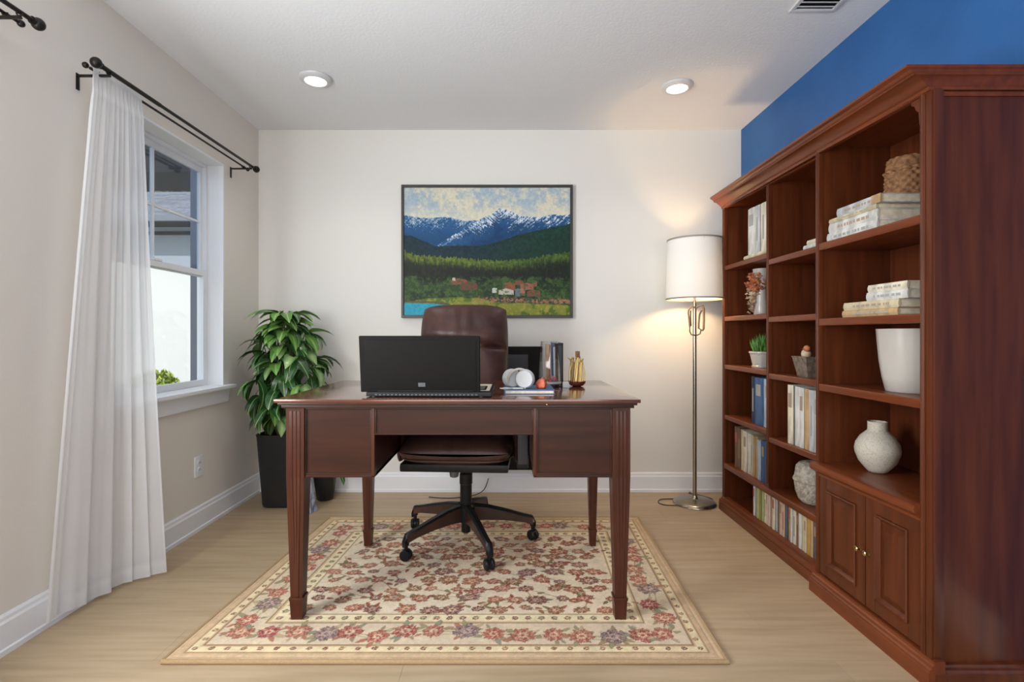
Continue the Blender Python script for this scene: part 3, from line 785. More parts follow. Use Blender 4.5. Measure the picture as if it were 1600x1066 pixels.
b = MB(); b.box(-.25, .25, -.275, .25, .474, .512, .014, M=Matrix.Translation((SX, SY, 0)) @ ROT); b.build('seat_pan', M['black'], ch)
for sx in (-1, 1):
    c = Vector((SX, SY, 0)); R3 = Matrix.Translation(c) @ ROT
    b = MB()
    xo = sx*.285
    b.pillow(R3 @ Matrix.Translation((xo, .05, .615)) @ Matrix.Rotation(PI/2, 4, 'Z'), .40, .27, .05, 20, 18, 5); b.build('armrest_panel', M['leather'], ch, smooth=60); b = MB()
    pts = [(sx*.215, -.02, .490), (xo, .02, .50), (xo+sx*.006, .07, .60), (xo+sx*.004, .11, .70), (xo, .15, .735)]
    b.tube([R3 @ Vector(p) for p in pts], [.016, .018, .018, .018, .016], 10); b.build('armrest_support', M['basewood'], ch)
    b = MB(); b.pillow(R3 @ Matrix.Translation((xo, .12, .755)) @ Matrix.Rotation(PI/2, 4, 'X'), .06, .30, .045, 10, 16, 4); b.build('armrest_pad', M['leather'], ch, smooth=60)
b = MB(); b.tube([(-.24, 2.86, .49), (-.24, 2.99, .50), (-.245, 3.05, .60), (-.245, 3.035, .78)], [.03, .03, .028, .02], 10); b.build('back_bracket', M['black'], ch)
cx, cy = -.209, 2.70
b = MB(); b.box(cx-.07, cx+.07, cy-.14, cy+.10, .425, .470, .012); b.build('tilt_mechanism', M['black'], ch)
b = MB(); b.lathe([(.022, .22), (.022, .30), (.020, .43)], (cx, cy, 0), 20); b.build('gas_lift', M['black'], ch)
b = MB(); b.lathe([(.031, .20), (.031, .318), (.034, .32), (.034, .372), (.030, .375)], (cx, cy, 0), 24); b.build('column_sleeve', M['black'], ch)
b = MB(); b.lathe([(.018, .062), (.024, .066), (.024, .12), (.045, .125), (.048, .20), (.038, .212)], (cx, cy, 0), 24); b.build('hub', M['black'], ch)
b = MB(); b.lathe([(.016, .380), (.022, .384), (.026, .415), (.026, .43)], (cx-.052, cy-.10, .0), 16); b.build('tension_knob', M['grey'], ch)
b = MB(); b.tube([(cx, cy-.05, .45), (cx+.14, cy-.08, .45), (cx+.20, cy-.08, .455)], .005, 8); b.build('height_lever', M['black'], ch)
for k, deg in enumerate((-140, -68, 4, 76, 148)):
    a = math.radians(deg); d = Vector((math.cos(a), math.sin(a), 0)); n = Vector((-d.y, d.x, 0)); c = Vector((cx, cy, 0)); L = .355
    tp = [(.04, .207), (.12, .197), (.22, .172), (.30, .148), (L, .135)]; bt = [(L, .085), (.345, .10), (.30, .112), (.20, .125), (.10, .130), (.04, .125)]
    def wide(r, q): return (.020-.007*r/L)*q
    b = MB()
    P3 = lambda r, z, off: c+d*r+n*off+Vector((0, 0, z))
    t = bmesh.new()
    A = [t.verts.new(P3(r, z, -.015)) for r, z in tp+bt]; B_ = [t.verts.new(P3(r, z, .015)) for r, z in tp+bt]; m_ = len(A)
    t.faces.new(A[::-1]); t.faces.new(B_)
    for i in range(m_): t.faces.new((A[i], A[(i+1) % m_], B_[(i+1) % m_], B_[i]))
    b._merge(t); lg = b.build('leg', M['basewood'], ch, smooth=30)
    b = MB(); t = bmesh.new(); rg = []
    for r, z in tp+[(L+.008, .10), (L+.006, .078)]:
        w_ = .022-.006*r/L; rg.append([t.verts.new(P3(r+(.006 if z < .13 else 0), z+(-.004), -w_)), t.verts.new(P3(r+(.008 if z < .13 else 0), z+.006, -w_*.6)), t.verts.new(P3(r+(.008 if z < .13 else 0), z+.006, w_*.6)), t.verts.new(P3(r+(.006 if z < .13 else 0), z-.004, w_))])
    for p, q in zip(rg, rg[1:]):
        for i in range(4): t.faces.new((p[i], p[(i+1) % 4], q[(i+1) % 4], q[i]))
    t.faces.new(rg[0]); t.faces.new(rg[-1][::-1]); b._merge(t)
    b.build('leg_cap', M['black'], lg, smooth=40)
    b = MB(); tip = c+d*L
    b.lathe([(.010, .05), (.010, .085), (.016, .087), (.016, .10)], tip, 14)
    # hooded twin wheels
    side = n if k % 2 else (n*.6+d*.8).normalized()
    Rm = Matrix.Translation(tip+Vector((0, 0, RT+.027))) @ side.to_track_quat('Z', 'X').to_matrix().to_4x4()
    for s_ in (-1, 1):
        b.lathe([(.004, -.010), (.022, -.009), (.027, -.004), (.027, .004), (.022, .009), (.004, .010)], (0, 0, s_*.014), 20, M=Rm)
    b.lathe([(.012, -.006), (.024, -.005), (.024, .005), (.012, .006)], (0, 0, 0), 18, M=Rm)
    b.build('caster', M['black'], lg, smooth=40)

# ------------------------------------------------------------------ things on the desk
lp = thing('laptop', (-.31, 2.1, TZ), 'open black laptop with its lid back towards the camera', 'laptop')
LB = Matrix.Translation((-.305, 1.975, TZ)) @ Matrix.Rotation(math.radians(-1.0), 4, 'Z')
b = MB(); b.box(-.235, .250, .0, .335, .0035, .020, .004, M=LB); b.build('base', M['black'], lp)
b = MB()
for x in (-.21, .21):
    for y in (.02, .29): b.lathe([(.008, 0), (.008, .004)], (x, y, 0), 10, M=LB)
b.build('rubber_feet', M['grey'], lp)
b = MB(); b.box(-.225, .225, .075, .225, .0195, .0225, .001, M=LB); kb = b.build('keyboard', M['blackm'], lp)
b = MB()
for i in range(15):
    for j in range(5): b.box(-.218+i*.0293, -.218+i*.0293+.025, .082+j*.028, .082+j*.028+.023, .0225, .0245, .001, 1, M=LB)
o = b.build('keys', M['grey'], kb, smooth=0); o['kind'] = 'stuff'
b = MB(); b.box(.13, .240, .06, .325, .0196, .0208, .001, M=LB); b.build('palm_pad', M['page'], lp)
b = MB()
for i in range(26): b.box(-.20+i*.0155, -.20+i*.0155+.009, -.0008, .002, .008, .0125, .0005, 1, M=LB)
o = b.build('port_row', M['grey'], lp, smooth=0); o['kind'] = 'stuff'
LID = Matrix.Translation((-.331, 2.010, TZ+.018)) @ Matrix.Rotation(math.radians(8), 4, 'X')
b = MB(); b.box(-.236, .232, -.006, .006, 0, .222, .0055, 3, M=LID); lid = b.build('lid', M['blackm'], lp)
b = MB(); b.box(-.214, .216, -.0075, -.0055, .014, .206, .001, 2, M=LID); b.build('lid_panel', M['blackm'], lid)
b = MB(); b.box(-.010, .018, -.0085, -.0072, .022, .038, .0005, 1, M=LID); b.build('badge', M['grey'], lid)
b = MB(); b.box(-.222, .218, .0055, .0066, .012, .212, .001, 1, M=LID); b.build('screen', M['black'], lid)
b = MB(); b.tube([(-.50, 2.008, TZ+.019), (-.13, 2.008, TZ+.019)], .007, 10); b.build('hinge', M['black'], lp)

bk = thing('notebook', (.10, 2.17, TZ), 'closed slate blue hardcover notebook under the white headphones', 'notebook')
NM = Matrix.Translation((.098, 2.165, TZ))
b = MB(); b.box(-.102, .102, -.085, .115, 0, .0035, .0012, M=NM); b.box(-.102, .102, -.085, .115, .0145, .018, .0012, M=NM); b.box(-.104, -.100, -.085, .115, .001, .017, .001, M=NM)
b.build('cover', M['bluebook'], bk); b = MB(); b.box(-.099, .098, -.082, .112, .0035, .0145, M=NM); b.build('pages', M['page'], bk)
nz = TZ+.018
hp = thing('headphones', (.05, 2.13, nz), 'white over-ear headphones lying on the blue notebook', 'headphones')
def cup(cx_, cy_, cz_, ang, nm='ear_cup'):
    Rm = Matrix.Translation((cx_, cy_, cz_)) @ Matrix.Rotation(ang, 4, 'Z') @ Matrix.Rotation(PI/2, 4, 'X')
    b = MB(); b.lathe([(.006, -.022), (.028, -.020), (.038, -.010), (.040, 0), (.036, .008), (.024, .012), (.005, .013)], (0, 0, 0), 26, M=Rm)
    o = b.build(nm, M['whitefab'], hp)
    b = MB(); b.lathe([(.024, .010), (.036, .010), (.038, .016), (.034, .022), (.024, .022)], (0, 0, 0), 26, M=Rm); b.build('ear_cushion', M['whitefab'], o)
    b = MB(); b.lathe([(.030, -.0195), (.034, -.0165), (.034, -.0145), (.028, -.018)], (0, 0, 0), 26, M=Rm, close=False); b.build('cup_ring', M['grey'], o)
cup(.024, 2.16, nz+.041, .5)
cup(.082, 2.13, nz+.041, -.25)
pp = [(.053+.048*math.cos(a)+.004, 2.125-.01*math.sin(a), nz+.026+.056*math.sin(a)) for a in [PI*k/20 for k in range(21)]]
b = MB(); b.tube(pp, .0055, 8); b.tube([(p[0], p[1]+.014, p[2]) for p in pp], .0045, 8); b.build('headband', M['white_cer'], hp)
b = MB()
pp = [(.03+.05*math.cos(a)*(1+.1*math.sin(3*a)), 2.105+.012*math.sin(2*a), nz+.004+.001*math.sin(5*a)) for a in [2*PI*k/40 for k in range(38)]]
b.tube(pp, .0028, 6); b.build('cord', M['whitefab'], hp)

pw_ = thing('paperweight', (.145, 2.19, nz), 'small faceted red resin paperweight on the blue notebook', 'paperweight')
b = MB(); b.lathe([(.016, 0), (.022, .006), (.024, .020), (.016, .034), (.006, .040)], (.150, 2.14, nz), 6); b.build('block', M['red'], pw_, smooth=0)
b = MB(); b.lathe([(.018, -.0), (.018, .002)], (.150, 2.14, nz), 6); b.build('felt_base', M['black'], pw_, smooth=0)

vs = thing('glass_vase', (.205, 2.40, TZ), 'tall clear glass tumbler holding reeds over red pebbles on the desk', 'vase')
vc = (.205, 2.40, TZ)
b = MB(); n_ = 8
b.lathe([(.030, .0), (.052, .004), (.053, .016), (.051, .030), (.046, .12), (.040, .212), (.037, .212), (.043, .12), (.047, .030), (.047, .012), (.01, .010)], vc, 12, close=False)
b.build('glass_body', M['vaseglass'], vs, smooth=0)
b = MB(); b.lathe([(.053, .0145), (.0565, .017), (.0565, .021), (.052, .023)], vc, 32); b.build('rim_ring', M['white_cer'], vs)
b = MB()
rr = random.Random(4)
for k in range(26):
    a = rr.uniform(0, 6.3); r = rr.uniform(0, .034); b.ball((vc[0]+r*math.cos(a), vc[1]+r*math.sin(a), TZ+.022+rr.uniform(0, .022)), rr.uniform(.006, .009), 8)
o = b.build('pebbles', M['red'], vs); o['kind'] = 'stuff'
M['reed'] = mat('dry_brown_reed', rgb(140, 96, 70), .6, c2=rgb(176, 136, 100), nscale=30)
for k in range(9):
    a = rr.uniform(0, 6.3); r = rr.uniform(.004, .02); q = rr.uniform(.8, 1.1)
    b = MB(); b.tube([(vc[0]-.006+r*math.cos(a), vc[1]+r*math.sin(a), TZ+.03), (vc[0]-.010+r*q*math.cos(a+.3), vc[1]+r*q*math.sin(a+.3), TZ+.205+rr.uniform(-.02, .006))], .0042, 6)
    b.build('reed', M['reed'], vs)
b = MB(); b.tube([(vc[0]+.024, vc[1]-.01, TZ+.035), (vc[0]+.022, vc[1]-.01, TZ+.185)], .005, 8); b.build('glass_rod', M['white_cer'], vs)

bi = thing('binder', (.258, 2.50, TZ), 'thin black binder standing upright behind the glass vase', 'binder')
b = MB(); b.box(.238, .274, 2.46, 2.66, 0+TZ, TZ+.198, .002); b.box(.236, .240, 2.452, 2.664, TZ, TZ+.203, .001); b.box(.272, .276, 2.452, 2.664, TZ, TZ+.203, .001)
b.build('cover', M['black'], bi); b = MB(); b.box(.242, .270, 2.455, 2.46, TZ+.005, TZ+.19); b.build('label_sleeve', M['screen'], bi)

er = boxm(.262, .290, 2.335, 2.360, TZ, TZ+.026, .004).build('eraser', M['whitefab'])
tag(er, 'small white cube beside the gold twig holder', 'eraser')

gh = thing('twig_holder', (.337, 2.42, TZ), 'gold wire holder full of gilded twigs on the right of the desk', 'holder')
gc = (.337, 2.42, TZ)
b = MB(); b.lathe([(.018, 0), (.030, .003), (.040, .014), (.042, .024), (.040, .024), (.036, .014), (.02, .008)], gc, 26, close=True); b.build('bowl', M['rose'], gh)
for k in range(9):
    a = 2*PI*k/9
    b = MB(); b.tube([(gc[0]+.040*math.cos(a), gc[1]+.040*math.sin(a), TZ+.02), (gc[0]+.039*math.cos(a+.1), gc[1]+.039*math.sin(a+.1), TZ+.07), (gc[0]+.029*math.cos(a+.2), gc[1]+.029*math.sin(a+.2), TZ+.118), (gc[0]+.033*math.cos(a+.2), gc[1]+.033*math.sin(a+.2), TZ+.13)], .0016, 6)
    b.build('wire', M['gold'], gh)
for k in range(34):
    a = rr.uniform(0, 6.3); r0 = rr.uniform(.0, .030); r1 = r0*.8+rr.uniform(0, .012)
    b = MB(); p0 = (gc[0]+r0*math.cos(a), gc[1]+r0*math.sin(a), TZ+.012); pm_ = (gc[0]+r1*.9*math.cos(a+.4), gc[1]+r1*.9*math.sin(a+.4), TZ+.075); p1 = (gc[0]+r1*math.cos(a+.7), gc[1]+r1*math.sin(a+.7), TZ+rr.uniform(.105, .138))
    b.tube([p0, pm_, p1], [.0045, .004, .0025], 6)
    if k % 2: b.ball(p1, .0055, 8)
    b.build('twig', M['gold'], gh)
b = MB(); b.tube([(gc[0]-.02, gc[1]-.02, TZ+.11), (gc[0]-.045, gc[1]-.025, TZ+.135)], .0025, 6); b.build('twig', M['gold'], gh)
b = MB(); b.box(gc[0]-.008, gc[0]+.014, gc[1]-.002, gc[1]+.002, TZ+.135, TZ+.165, .001); b.tube([(gc[0]+.003, gc[1], TZ+.06), (gc[0]+.003, gc[1], TZ+.137)], .0015, 6); b.build('gift_tag', M['straw'], gh)

# black flat television low on the back wall, behind the chair
tv = thing('television', (-.06, BACK-.03, .16), 'black flat television hung low on the back wall behind the chair', 'television')
boxm(-.37, .257, BACK-.060, BACK-.022, .165, 1.022, .006).build('body', M['blackm'], tv)
boxm(-.30, .155, BACK-.076, BACK-.058, .40, .967, .004).build('raised_panel', M['screen'], tv)
boxm(-.25, .14, BACK-.024, BACK-.0005, .45, .75).build('wall_bracket', M['black'], tv)
# slim computer tower hanging inside the knee hole
pc = thing('computer_tower', (.05, 2.6, .40), 'black computer tower in a bracket under the right of the desk', 'computer')
boxm(.052, .103, 2.30, 2.42, .50, .80, .006).build('case', M['black'], pc)
boxm(.056, .099, 2.296, 2.302, .52, .70, .002).build('front_grille', M['screen'], pc)
boxm(.048, .1055, 2.33, 2.39, .80, .823, .002).build('bracket', M['black'], pc)

# ------------------------------------------------------------------ bookcase
bc = thing('bookcase', (1.5, 2.4, 0), 'tall mahogany bookcase with crown moulding and two cupboard doors against the blue wall', 'bookcase')
XB = 1.656                      # back
XN, XF = 1.335, 1.375           # face of the near unit, face of the far units
YN, YB, YA, YE = 1.607, 2.200, 2.690, 3.250   # near end, divider, divider, far end
ZTOP = 1.905
T = .026
def wpart(nm, mt, *a, **k): return boxm(*a, **k).build(nm, mt, bc, smooth=30)
MV, MY = M['wood_v'], M['wood_y']
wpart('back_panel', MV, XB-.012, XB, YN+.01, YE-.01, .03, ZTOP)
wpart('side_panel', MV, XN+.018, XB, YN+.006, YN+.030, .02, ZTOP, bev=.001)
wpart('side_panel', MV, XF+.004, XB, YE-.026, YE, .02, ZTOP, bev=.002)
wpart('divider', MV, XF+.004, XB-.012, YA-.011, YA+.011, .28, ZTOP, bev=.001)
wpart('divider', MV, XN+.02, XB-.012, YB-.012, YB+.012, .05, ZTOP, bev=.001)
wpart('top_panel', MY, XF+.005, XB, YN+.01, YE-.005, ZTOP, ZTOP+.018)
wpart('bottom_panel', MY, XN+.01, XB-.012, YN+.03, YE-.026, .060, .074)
# face stiles with a rounded bead
def stile(y0, y1, xf, z0=.075, z1=ZTOP):
    b = MB(); b.box(xf, xf+.022, y0, y1, z0, z1, .004); c = (y0+y1)/2
    b.tube([(xf+.001, c, z0+.01), (xf+.001, c, z1-.01)], min(.006, (y1-y0)*.28), 8)
    b.build('face_stile', MV, bc, smooth=40)
stile(YN+.0215, YN+.044, XN)
stile(YB-.013, YB+.013, XN+.004)
stile(YA-.013, YA+.013, XF, .31)
stile(YE-.030, YE, XF)
# corner pilaster facing the camera
b = MB(); b.box(XN, XN+.040, YN-.002, YN+.02, .065, ZTOP, .003); b.box(XN+.006, XN+.030, YN-.006, YN, .09, ZTOP-.03, .003); b.build('pilaster', MV, bc, smooth=40)
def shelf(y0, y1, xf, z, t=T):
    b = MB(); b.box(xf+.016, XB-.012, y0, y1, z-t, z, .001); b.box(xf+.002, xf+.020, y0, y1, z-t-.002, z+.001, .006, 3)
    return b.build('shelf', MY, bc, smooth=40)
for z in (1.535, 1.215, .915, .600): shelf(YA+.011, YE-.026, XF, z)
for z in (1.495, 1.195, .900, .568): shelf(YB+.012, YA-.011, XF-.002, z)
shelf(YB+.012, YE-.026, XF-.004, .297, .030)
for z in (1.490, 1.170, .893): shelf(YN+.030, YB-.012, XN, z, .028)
# cupboard counter with moulded nosing
b = MB(); b.box(XN+.01, XB-.012, YN+.028, YB-.010, .530, .556, .001)
b.poly([(XN+.012, YN+.036, z) if 0 else (XN+o, YN+.036, z) for o, z in ((.02, .505), (.004, .505), (.0, .512), (-.010, .520), (-.022, .528), (-.026, .540), (-.022, .552), (-.012, .557), (.02, .557))], (0, YB+.008-YN-.036, 0))
b.build('counter', MY, bc, smooth=30)
# cupboard doors
def door(y0, y1, knob_y):
    z0, z1 = .092, .500; xf = XN+.004; s = .048
    b = MB()
    for (a, c, d, e_) in ((y0, y0+s, z0, z1), (y1-s, y1, z0, z1), (y0+s, y1-s, z1-s, z1), (y0+s, y1-s, z0, z0+s)):
        b.box(xf, xf+.018, a, c, d, e_, .003)
    o = b.build('cupboard_door', MV, bc, smooth=30)
    b = MB(); q = .012
    a0, a1, c0, c1 = y0+s, y1-s, z0+s, z1-s
    # mitred ogee moulding around the panel
    prof = [(0, .000), (0, -.004), (.004, -.007), (.009, -.004), (.014, .004), (.018, .008)]
    t = bmesh.new(); rings = []
    for o_, dx in prof:
        rings.append([t.verts.new((xf+dx, yy, zz)) for yy, zz in ((a0+o_, c0+o_), (a1-o_, c0+o_), (a1-o_, c1-o_), (a0+o_, c1-o_))])
    for A, B_ in zip(rings, rings[1:]):
        for i in range(4): t.faces.new((A[i], A[(i+1) % 4], B_[(i+1) % 4], B_[i]))
    b._merge(t); b.build('panel_moulding', MV, o, smooth=20)
    b = MB(); t = bmesh.new(); rings = []
    for o_, dx in ((.010, .010), (.022, .010), (.045, .001), (.050, .001)):
        rings.append([t.verts.new((xf+dx, yy, zz)) for yy, zz in ((a0+o_, c0+o_), (a1-o_, c0+o_), (a1-o_, c1-o_), (a0+o_, c1-o_))])
    for A, B_ in zip(rings, rings[1:]):
        for i in range(4): t.faces.new((A[i], A[(i+1) % 4], B_[(i+1) % 4], B_[i]))
    t.faces.new(rings[-1]); b._merge(t); b.build('raised_panel', MV, o, smooth=20)
    b = MB(); Rm = Matrix.Translation((xf, knob_y, .297)) @ Matrix.Rotation(-PI/2, 4, 'Y')
    b.lathe([(.008, 0), (.008, .003), (.004, .005), (.004, .012), (.009, .016), (.010, .021), (.006, .025), (.001, .026)], (0, 0, 0), 18, M=Rm); b.build('knob', M['brass'], o)
yd = 1.906
door(YN+.048, yd-.002, yd-.022); door(yd+.002, YB-.018, yd+.022)
wpart('face_rail', MY, XN+.002, XN+.02, YN+.04, YB-.012, .500, .515, bev=.002)
# plinths: the near unit breaks forward
def plinth(y0, y1, xf, nm='plinth'):
    b = MB(); pr = [(0, 0), (-.022, 0), (-.022, .048), (-.018, .052), (-.018, .058), (-.012, .062), (-.010, .070), (-.004, .074), (-.002, .082), (0.01, .085), (.03, .085), (.03, 0)]
    b.poly([(xf+o, y0, z) for o, z in pr], (0, y1-y0, 0)); b.build(nm, MY, bc, smooth=25)
plinth(YN-.018, YB+.016, XN); plinth(YB+.016, YE, XF)
b = MB(); pr = [(.01, 0), (-.020, 0), (-.020, .044), (-.016, .048), (-.014, .056), (-.006, .060), (-.004, .068), (.004, .070), (.01, .070)]
b.poly([(XN-.0, YN+o, z) for o, z in pr], (XB-XN, 0, 0)); b.build('plinth', MV, bc, smooth=25)
# frieze (slopes slightly with the crown) and crown moulding
zf = lambda y_: 1.868+(y_-YN)/(YE-YN)*.030
b = MB(); 
b.poly([(XN, YN, zf(YN)), (XN, YB, zf(YB)), (XN, YB, ZTOP+.02), (XN, YN, ZTOP+.02)], (.022, 0, 0), .002)
b.poly([(XF-.002, YB, zf(YB)), (XF-.002, YE, zf(YE)), (XF-.002, YE, ZTOP+.02), (XF-.002, YB, ZTOP+.02)], (.022, 0, 0), .002)
b.build('frieze', MY, bc, smooth=30)
prof = [(.000, .000), (.006, .000), (.010, .006), (.010, .013), (.016, .015), (.024, .020), (.036, .030), (.054, .040), (.070, .045), (.078, .046), (.078, .054), (.086, .057), (.094, .064), (.104, .067), (.110, .070), (.110, .080), (.0, .080)]
b = MB(); t = bmesh.new(); R_ = []
for o, z in prof:
    on, of_, os_ = o, o*.60, o*.40
    zn, zfar = 1.870+z*.72, 1.868+.034+z
    R_.append([t.verts.new(p) for p in ((XB, YE+of_*.4, zfar), (XF-of_, YE+of_*.4, zfar), (XN-on, YN-os_, zn), (XB, YN-os_, zn))])
for A, B_ in zip(R_, R_[1:]+R_[:1]):
    for i in range(3): t.faces.new((A[i], A[i+1], B_[i+1], B_[i]))
b._merge(t); b.build('crown_moulding', MY, bc, smooth=25)
b = MB(); b.box(XF, XB, YN+.01, YE, 1.925, 1.927); b.build('top_board', MY, bc, smooth=0)
# necking strip on the side and corbel in the near opening
b = MB(); b.box(XN+.041, XB, YN+.001, YN+.006, 1.852, 1.866, .002); b.build('neck_moulding', MY, bc, smooth=30)
b = MB(); b.poly([(XN+.004, YN+.042, 1.868), (XN+.004, YN+.085, 1.868), (XN+.004, YN+.082, 1.855), (XN+.004, YN+.070, 1.848), (XN+.004, YN+.064, 1.832), (XN+.004, YN+.054, 1.824), (XN+.004, YN+.050, 1.78), (XN+.004, YN+.042, 1.775)], (.014, 0, 0), .001); b.build('corbel', MV, bc, smooth=0)

# ------------------------------------------------------------------ books
COLS = {'white': (214, 212, 206), 'ivory': (222, 212, 190), 'cream': (206, 192, 160), 'pale green': (172, 178, 120), 'olive': (146, 142, 74), 'pink': (214, 186, 170),
        'brown': (122, 92, 70), 'tan': (186, 154, 112), 'ochre': (190, 150, 84), 'grey': (150, 146, 142), 'light blue': (168, 186, 206), 'blue': (58, 92, 134),
        'navy': (34, 48, 74), 'light grey': (190, 192, 194), 'peach': (216, 184, 160), 'slate': (96, 100, 108), 'beige': (200, 182, 156)}
BM = {}
def bmat(c):
    if c not in BM:
        a = COLS[c]; BM[c] = mat(c.replace(' ', '_')+'_book_cover', rgb(*a), .5, c2=rgb(*[v*.84 for v in a]), nscale=26, stretch=(1, 1, .35), objvar=.06, bump=.1, ramp=(.4, .62))
    return BM[c]
INK = mat('faded_print', rgb(162, 140, 122), .6); INK2 = mat('grey_print', rgb(158, 156, 152), .6); INKR = mat('red_print', rgb(176, 96, 86), .6)
def book_up(x, y0, y1, z, h, d, c, label, group, deco=0, lean=0):
    """upright book, spine at x facing -x, thickness along y"""
    b = MB(); w = y1-y0; k = min(.003, w*.15)
    Mx = Matrix.Translation((x, (y0+y1)/2, z)) @ Matrix.Rotation(lean, 4, 'X')
    b.box(0, d, -w/2, -w/2+k, 0, h, 0, M=Mx); b.box(0, d, w/2-k, w/2, 0, h, 0, M=Mx)
    b.poly([(0.0015, -w/2, 0), (-.002, -w/4, 0), (-.003, 0, 0), (-.002, w/4, 0), (.0015, w/2, 0), (.003, w/2, 0), (.003, -w/2, 0)], (0, 0, h), M=Mx)
    o = b.build('book', bmat(c), smooth=30, origin=(x, (y0+y1)/2, z)); tag(o, label, 'book', group)
    b = MB(); b.box(.003, d-.004, -w/2+k, w/2-k, .002, h-.005, M=Mx); b.build('pages', M['page'], o, smooth=0)
    if deco and w > .012:
        b = MB(); b.box(-.0036, -.0026, -w*.28, w*.28, h*.62, h*.86, M=Mx) if deco == 1 else b.box(-.0036, -.0026, -w*.2, w*.1, h*.25, h*.75, M=Mx)
        b.build('spine_print', (INK, INK2, INKR)[int(h*1e4) % 3], o, smooth=0)
    return o
def row(specs, x, y_far, y_near, z, d, group, place, hmul=1):
    """specs in order from the far (lamp) end to the near end: (colour, relative width, height)"""
    tot = sum(s[1] for s in specs); y = y_far; seen = {}
    ordn = ['first', 'second', 'third', 'fourth', 'fifth', 'sixth', 'seventh', 'eighth', 'ninth', 'tenth', 'eleventh', 'twelfth', 'thirteenth', 'fourteenth', 'fifteenth',
            'sixteenth', 'seventeenth', 'eighteenth', 'nineteenth', 'twentieth', 'twenty-first', 'twenty-second', 'twenty-third', 'twenty-fourth', 'twenty-fifth', 'twenty-sixth', 'twenty-seventh', 'twenty-eighth', 'twenty-ninth', 'thirtieth']
    for i, (c, w, h) in enumerate(specs):
        ww_ = (y_far-y_near)*w/tot
        book_up(x+random.uniform(0, .006), y-ww_+.0006, y-.0006, z, h*hmul, d, c, '%s book, %s from the lamp end of %s' % (c, ordn[i], place), group, deco=(1 if i % 3 == 0 else (2 if i % 4 == 1 else 0)))
        y -= ww_
def book_flat(x0, x1, y0, y1, z, t, c, label, group, prt=0):
    """book lying flat, spine facing -x"""
    b = MB(); k = .003
    b.box(x0, x1, y0, y1, z, z+k); b.box(x0, x1, y0, y1, z+t-k, z+t); b.poly([(x0+.002, y0, z), (x0-.002, y0, z+t*.25), (x0-.003, y0, z+t/2), (x0-.002, y0, z+t*.75), (x0+.002, y0, z+t), (x0+.004, y0, z+t), (x0+.004, y0, z)], (0, y1-y0, 0))
    o = b.build('book', bmat(c), smooth=30); tag(o, label, 'book', group)
    b = MB(); b.box(x0+.004, x1-.004, y0+.003, y1-.003, z+k, z+t-k); b.build('pages', M['page'] if prt != 3 else M['whitefab'], o, smooth=0)
    if prt:
        b = MB(); L = y1-y0
        rp = random.Random(int(z*1e4))
        y = y0+L*.15
        while y < y1-L*.2:
            w_ = rp.uniform(.006, .022); b.box(x0-.0036, x0-.0026, y, y+w_, z+t*.34, z+t*.62); y += w_+rp.uniform(.004, .012)
        o2 = b.build('spine_print', (INK, INK2)[int(z*1e4) % 2], o, smooth=0); o2['kind'] = 'stuff'
    return o

# far unit, from the top down
z = 1.536
book_flat(1.392, 1.60, 2.705, 2.990, z, .022, 'cream', 'cream book lying under the upright white books at the top far shelf', 'books on the top far shelf')
g = 'books on the top far shelf'
z += .0225
book_up(1.40, 2.875, 2.955, z, .265, .19, 'white', 'thick white upright book nearest the lamp on the top far shelf', g, 1)
book_up(1.398, 2.815, 2.872, z, .262, .19, 'light grey', 'light grey upright book in the middle of the top far shelf', g, 2)
book_up(1.402, 2.755, 2.812, z, .262, .19, 'ivory', 'ivory upright book with a framed spine on the top far shelf', g, 2)
book_up(1.40, 2.704, 2.752, z, .20, .19, 'white', 'short white upright book against the divider on the top far shelf', g)
# floral sculpture
fx, fy, fz = 1.470, 2.965, 1.2155
M['coral'] = mat('coral_dried_petal', rgb(176, 96, 62), .7, c2=rgb(206, 140, 100), nscale=40)
M['creamfl'] = mat('cream_blossom', rgb(210, 190, 164), .7, c2=rgb(176, 146, 116), nscale=40)
fv = thing('flower_vase', (fx, fy, fz), 'white vase with trailing orange and cream dried flowers on the second far shelf', 'vase')
b = MB(); b.lathe([(.036, 0), (.040, .01), (.034, .06), (.028, .12), (.034, .20), (.046, .268), (.042, .268), (.030, .20)], (fx+.01, fy, fz), 28); b.build('vase_body', M['white_cer'], fv)
rr = random.Random(9)
def blossoms(nm, m, n, fn, r0, r1, par):
    b = MB()
    for k in range(n):
        p = fn(k/n); s = rr.uniform(r0, r1); R0 = Matrix.Translation(p) @ Matrix.Rotation(rr.uniform(0, 6.3), 4, 'Z') @ Matrix.Rotation(rr.uniform(-1.2, 1.2), 4, 'X')
        t = bmesh.new()
        for q in range(5):
            a = 2*PI*q/5; vs_ = [t.verts.new(R0 @ Vector(v)) for v in ((0, 0, 0), (s*math.cos(a-.5), s*math.sin(a-.5), s*.3), (1.3*s*math.cos(a), 1.3*s*math.sin(a), s*.45), (s*math.cos(a+.5), s*math.sin(a+.5), s*.3))]
            t.faces.new(vs_)
        b._merge(t)
    o = b.build(nm, m, par, smooth=0); o['kind'] = 'stuff'
blossoms('orange_blossoms', M['coral'], 90, lambda q: Vector((fx-.022+rr.uniform(-.03, .03), fy+rr.uniform(-.042, .042), fz+.145+.085*q+rr.uniform(-.012, .012))), .010, .018, fv)
blossoms('cream_blossoms', M['creamfl'], 110, lambda q: Vector((fx-.032+rr.uniform(-.022, .018), fy+.012+rr.uniform(-.028, .03)*(.5+q), fz+.012+.15*q)), .006, .012, fv)
